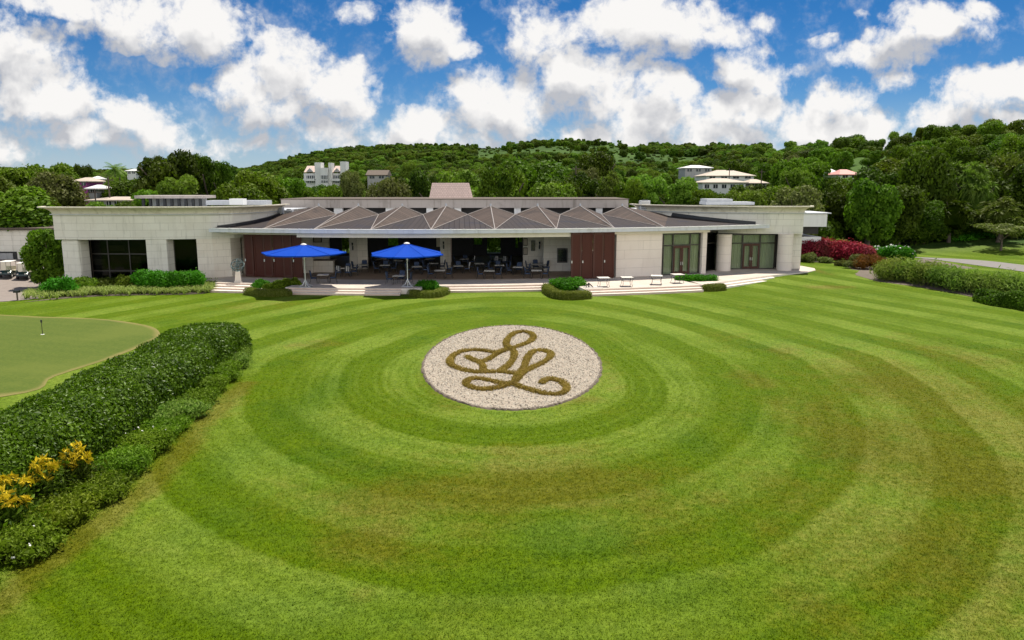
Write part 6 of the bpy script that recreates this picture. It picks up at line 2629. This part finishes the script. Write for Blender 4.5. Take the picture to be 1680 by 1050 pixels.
me = bpy.data.meshes.new('far_woods')
me.from_pydata(pts, [], [])
at = me.attributes.new('sc', 'FLOAT_VECTOR', 'POINT')
at.data.foreach_set('vector', np.array(scs, np.float32).ravel())
fw = bpy.data.objects.new('far_woods', me)
COL.objects.link(fw)
tag(fw, 'dense woodland covering the distant hills up to the skyline', 'woods', None, 'stuff')
ng = bpy.data.node_groups.new('far_woods', 'GeometryNodeTree')
ng.interface.new_socket('Geometry', in_out='INPUT', socket_type='NodeSocketGeometry')
ng.interface.new_socket('Geometry', in_out='OUTPUT', socket_type='NodeSocketGeometry')
gin, gout = ng.nodes.new('NodeGroupInput'), ng.nodes.new('NodeGroupOutput')
join = ng.nodes.new('GeometryNodeJoinGeometry')
srcs = []
seen = set()
for o in COL.objects:
    if o.name.startswith('crown') and o.parent and o.parent.name.startswith(('broadleaf_tree', 'woodland_tree')):
        if o.data.name not in seen and o.data.materials[0].name in ('leaf_dark', 'leaf_mid', 'leaf_light'):
            seen.add(o.data.name)
            srcs.append(o)
srcs.sort(key=lambda o: (hash(o.data.name[-2:]) % 7, o.data.materials[0].name))
byl = {}
for o in srcs:
    byl.setdefault(o.data.materials[0].name, []).append(o)
srcs = [o for k_ in ('leaf_dark', 'leaf_mid', 'leaf_light') for o in sorted(byl[k_], key=lambda q: q.name)[:3 if k_ == 'leaf_mid' else 2]]
for o in srcs:
    oi_ = ng.nodes.new('GeometryNodeObjectInfo')
    oi_.transform_space = 'ORIGINAL'
    oi_.inputs['Object'].default_value = o
    oi_.inputs['As Instance'].default_value = True
    ng.links.new(oi_.outputs['Geometry'], join.inputs[0])
iop = ng.nodes.new('GeometryNodeInstanceOnPoints')
iop.inputs['Pick Instance'].default_value = True
ng.links.new(gin.outputs[0], iop.inputs['Points'])
ng.links.new(join.outputs[0], iop.inputs['Instance'])
na = ng.nodes.new('GeometryNodeInputNamedAttribute')
na.data_type = 'FLOAT_VECTOR'
na.inputs['Name'].default_value = 'sc'
ng.links.new(na.outputs[0], iop.inputs['Scale'])
rv = ng.nodes.new('FunctionNodeRandomValue')
rv.data_type = 'FLOAT_VECTOR'
rv.inputs['Min'].default_value = (0, 0, 0)
rv.inputs['Max'].default_value = (0, 0, 6.283)
e2r = ng.nodes.new('FunctionNodeEulerToRotation')
ng.links.new(rv.outputs[0], e2r.inputs[0])
ng.links.new(e2r.outputs[0], iop.inputs['Rotation'])
ri = ng.nodes.new('FunctionNodeRandomValue')
ri.data_type = 'INT'
for s_ in ri.inputs:
    if s_.type == 'INT' and s_.name == 'Min' and s_.enabled:
        s_.default_value = 0
    if s_.type == 'INT' and s_.name == 'Max' and s_.enabled:
        s_.default_value = len(srcs) - 1
for s_ in ri.outputs:
    if s_.enabled:
        ng.links.new(s_, iop.inputs['Instance Index'])
        break
ng.links.new(iop.outputs[0], gout.inputs[0])
md = fw.modifiers.new('woods', 'NODES')
md.node_group = ng
print('far woods', len(pts), 'sources', len(srcs))
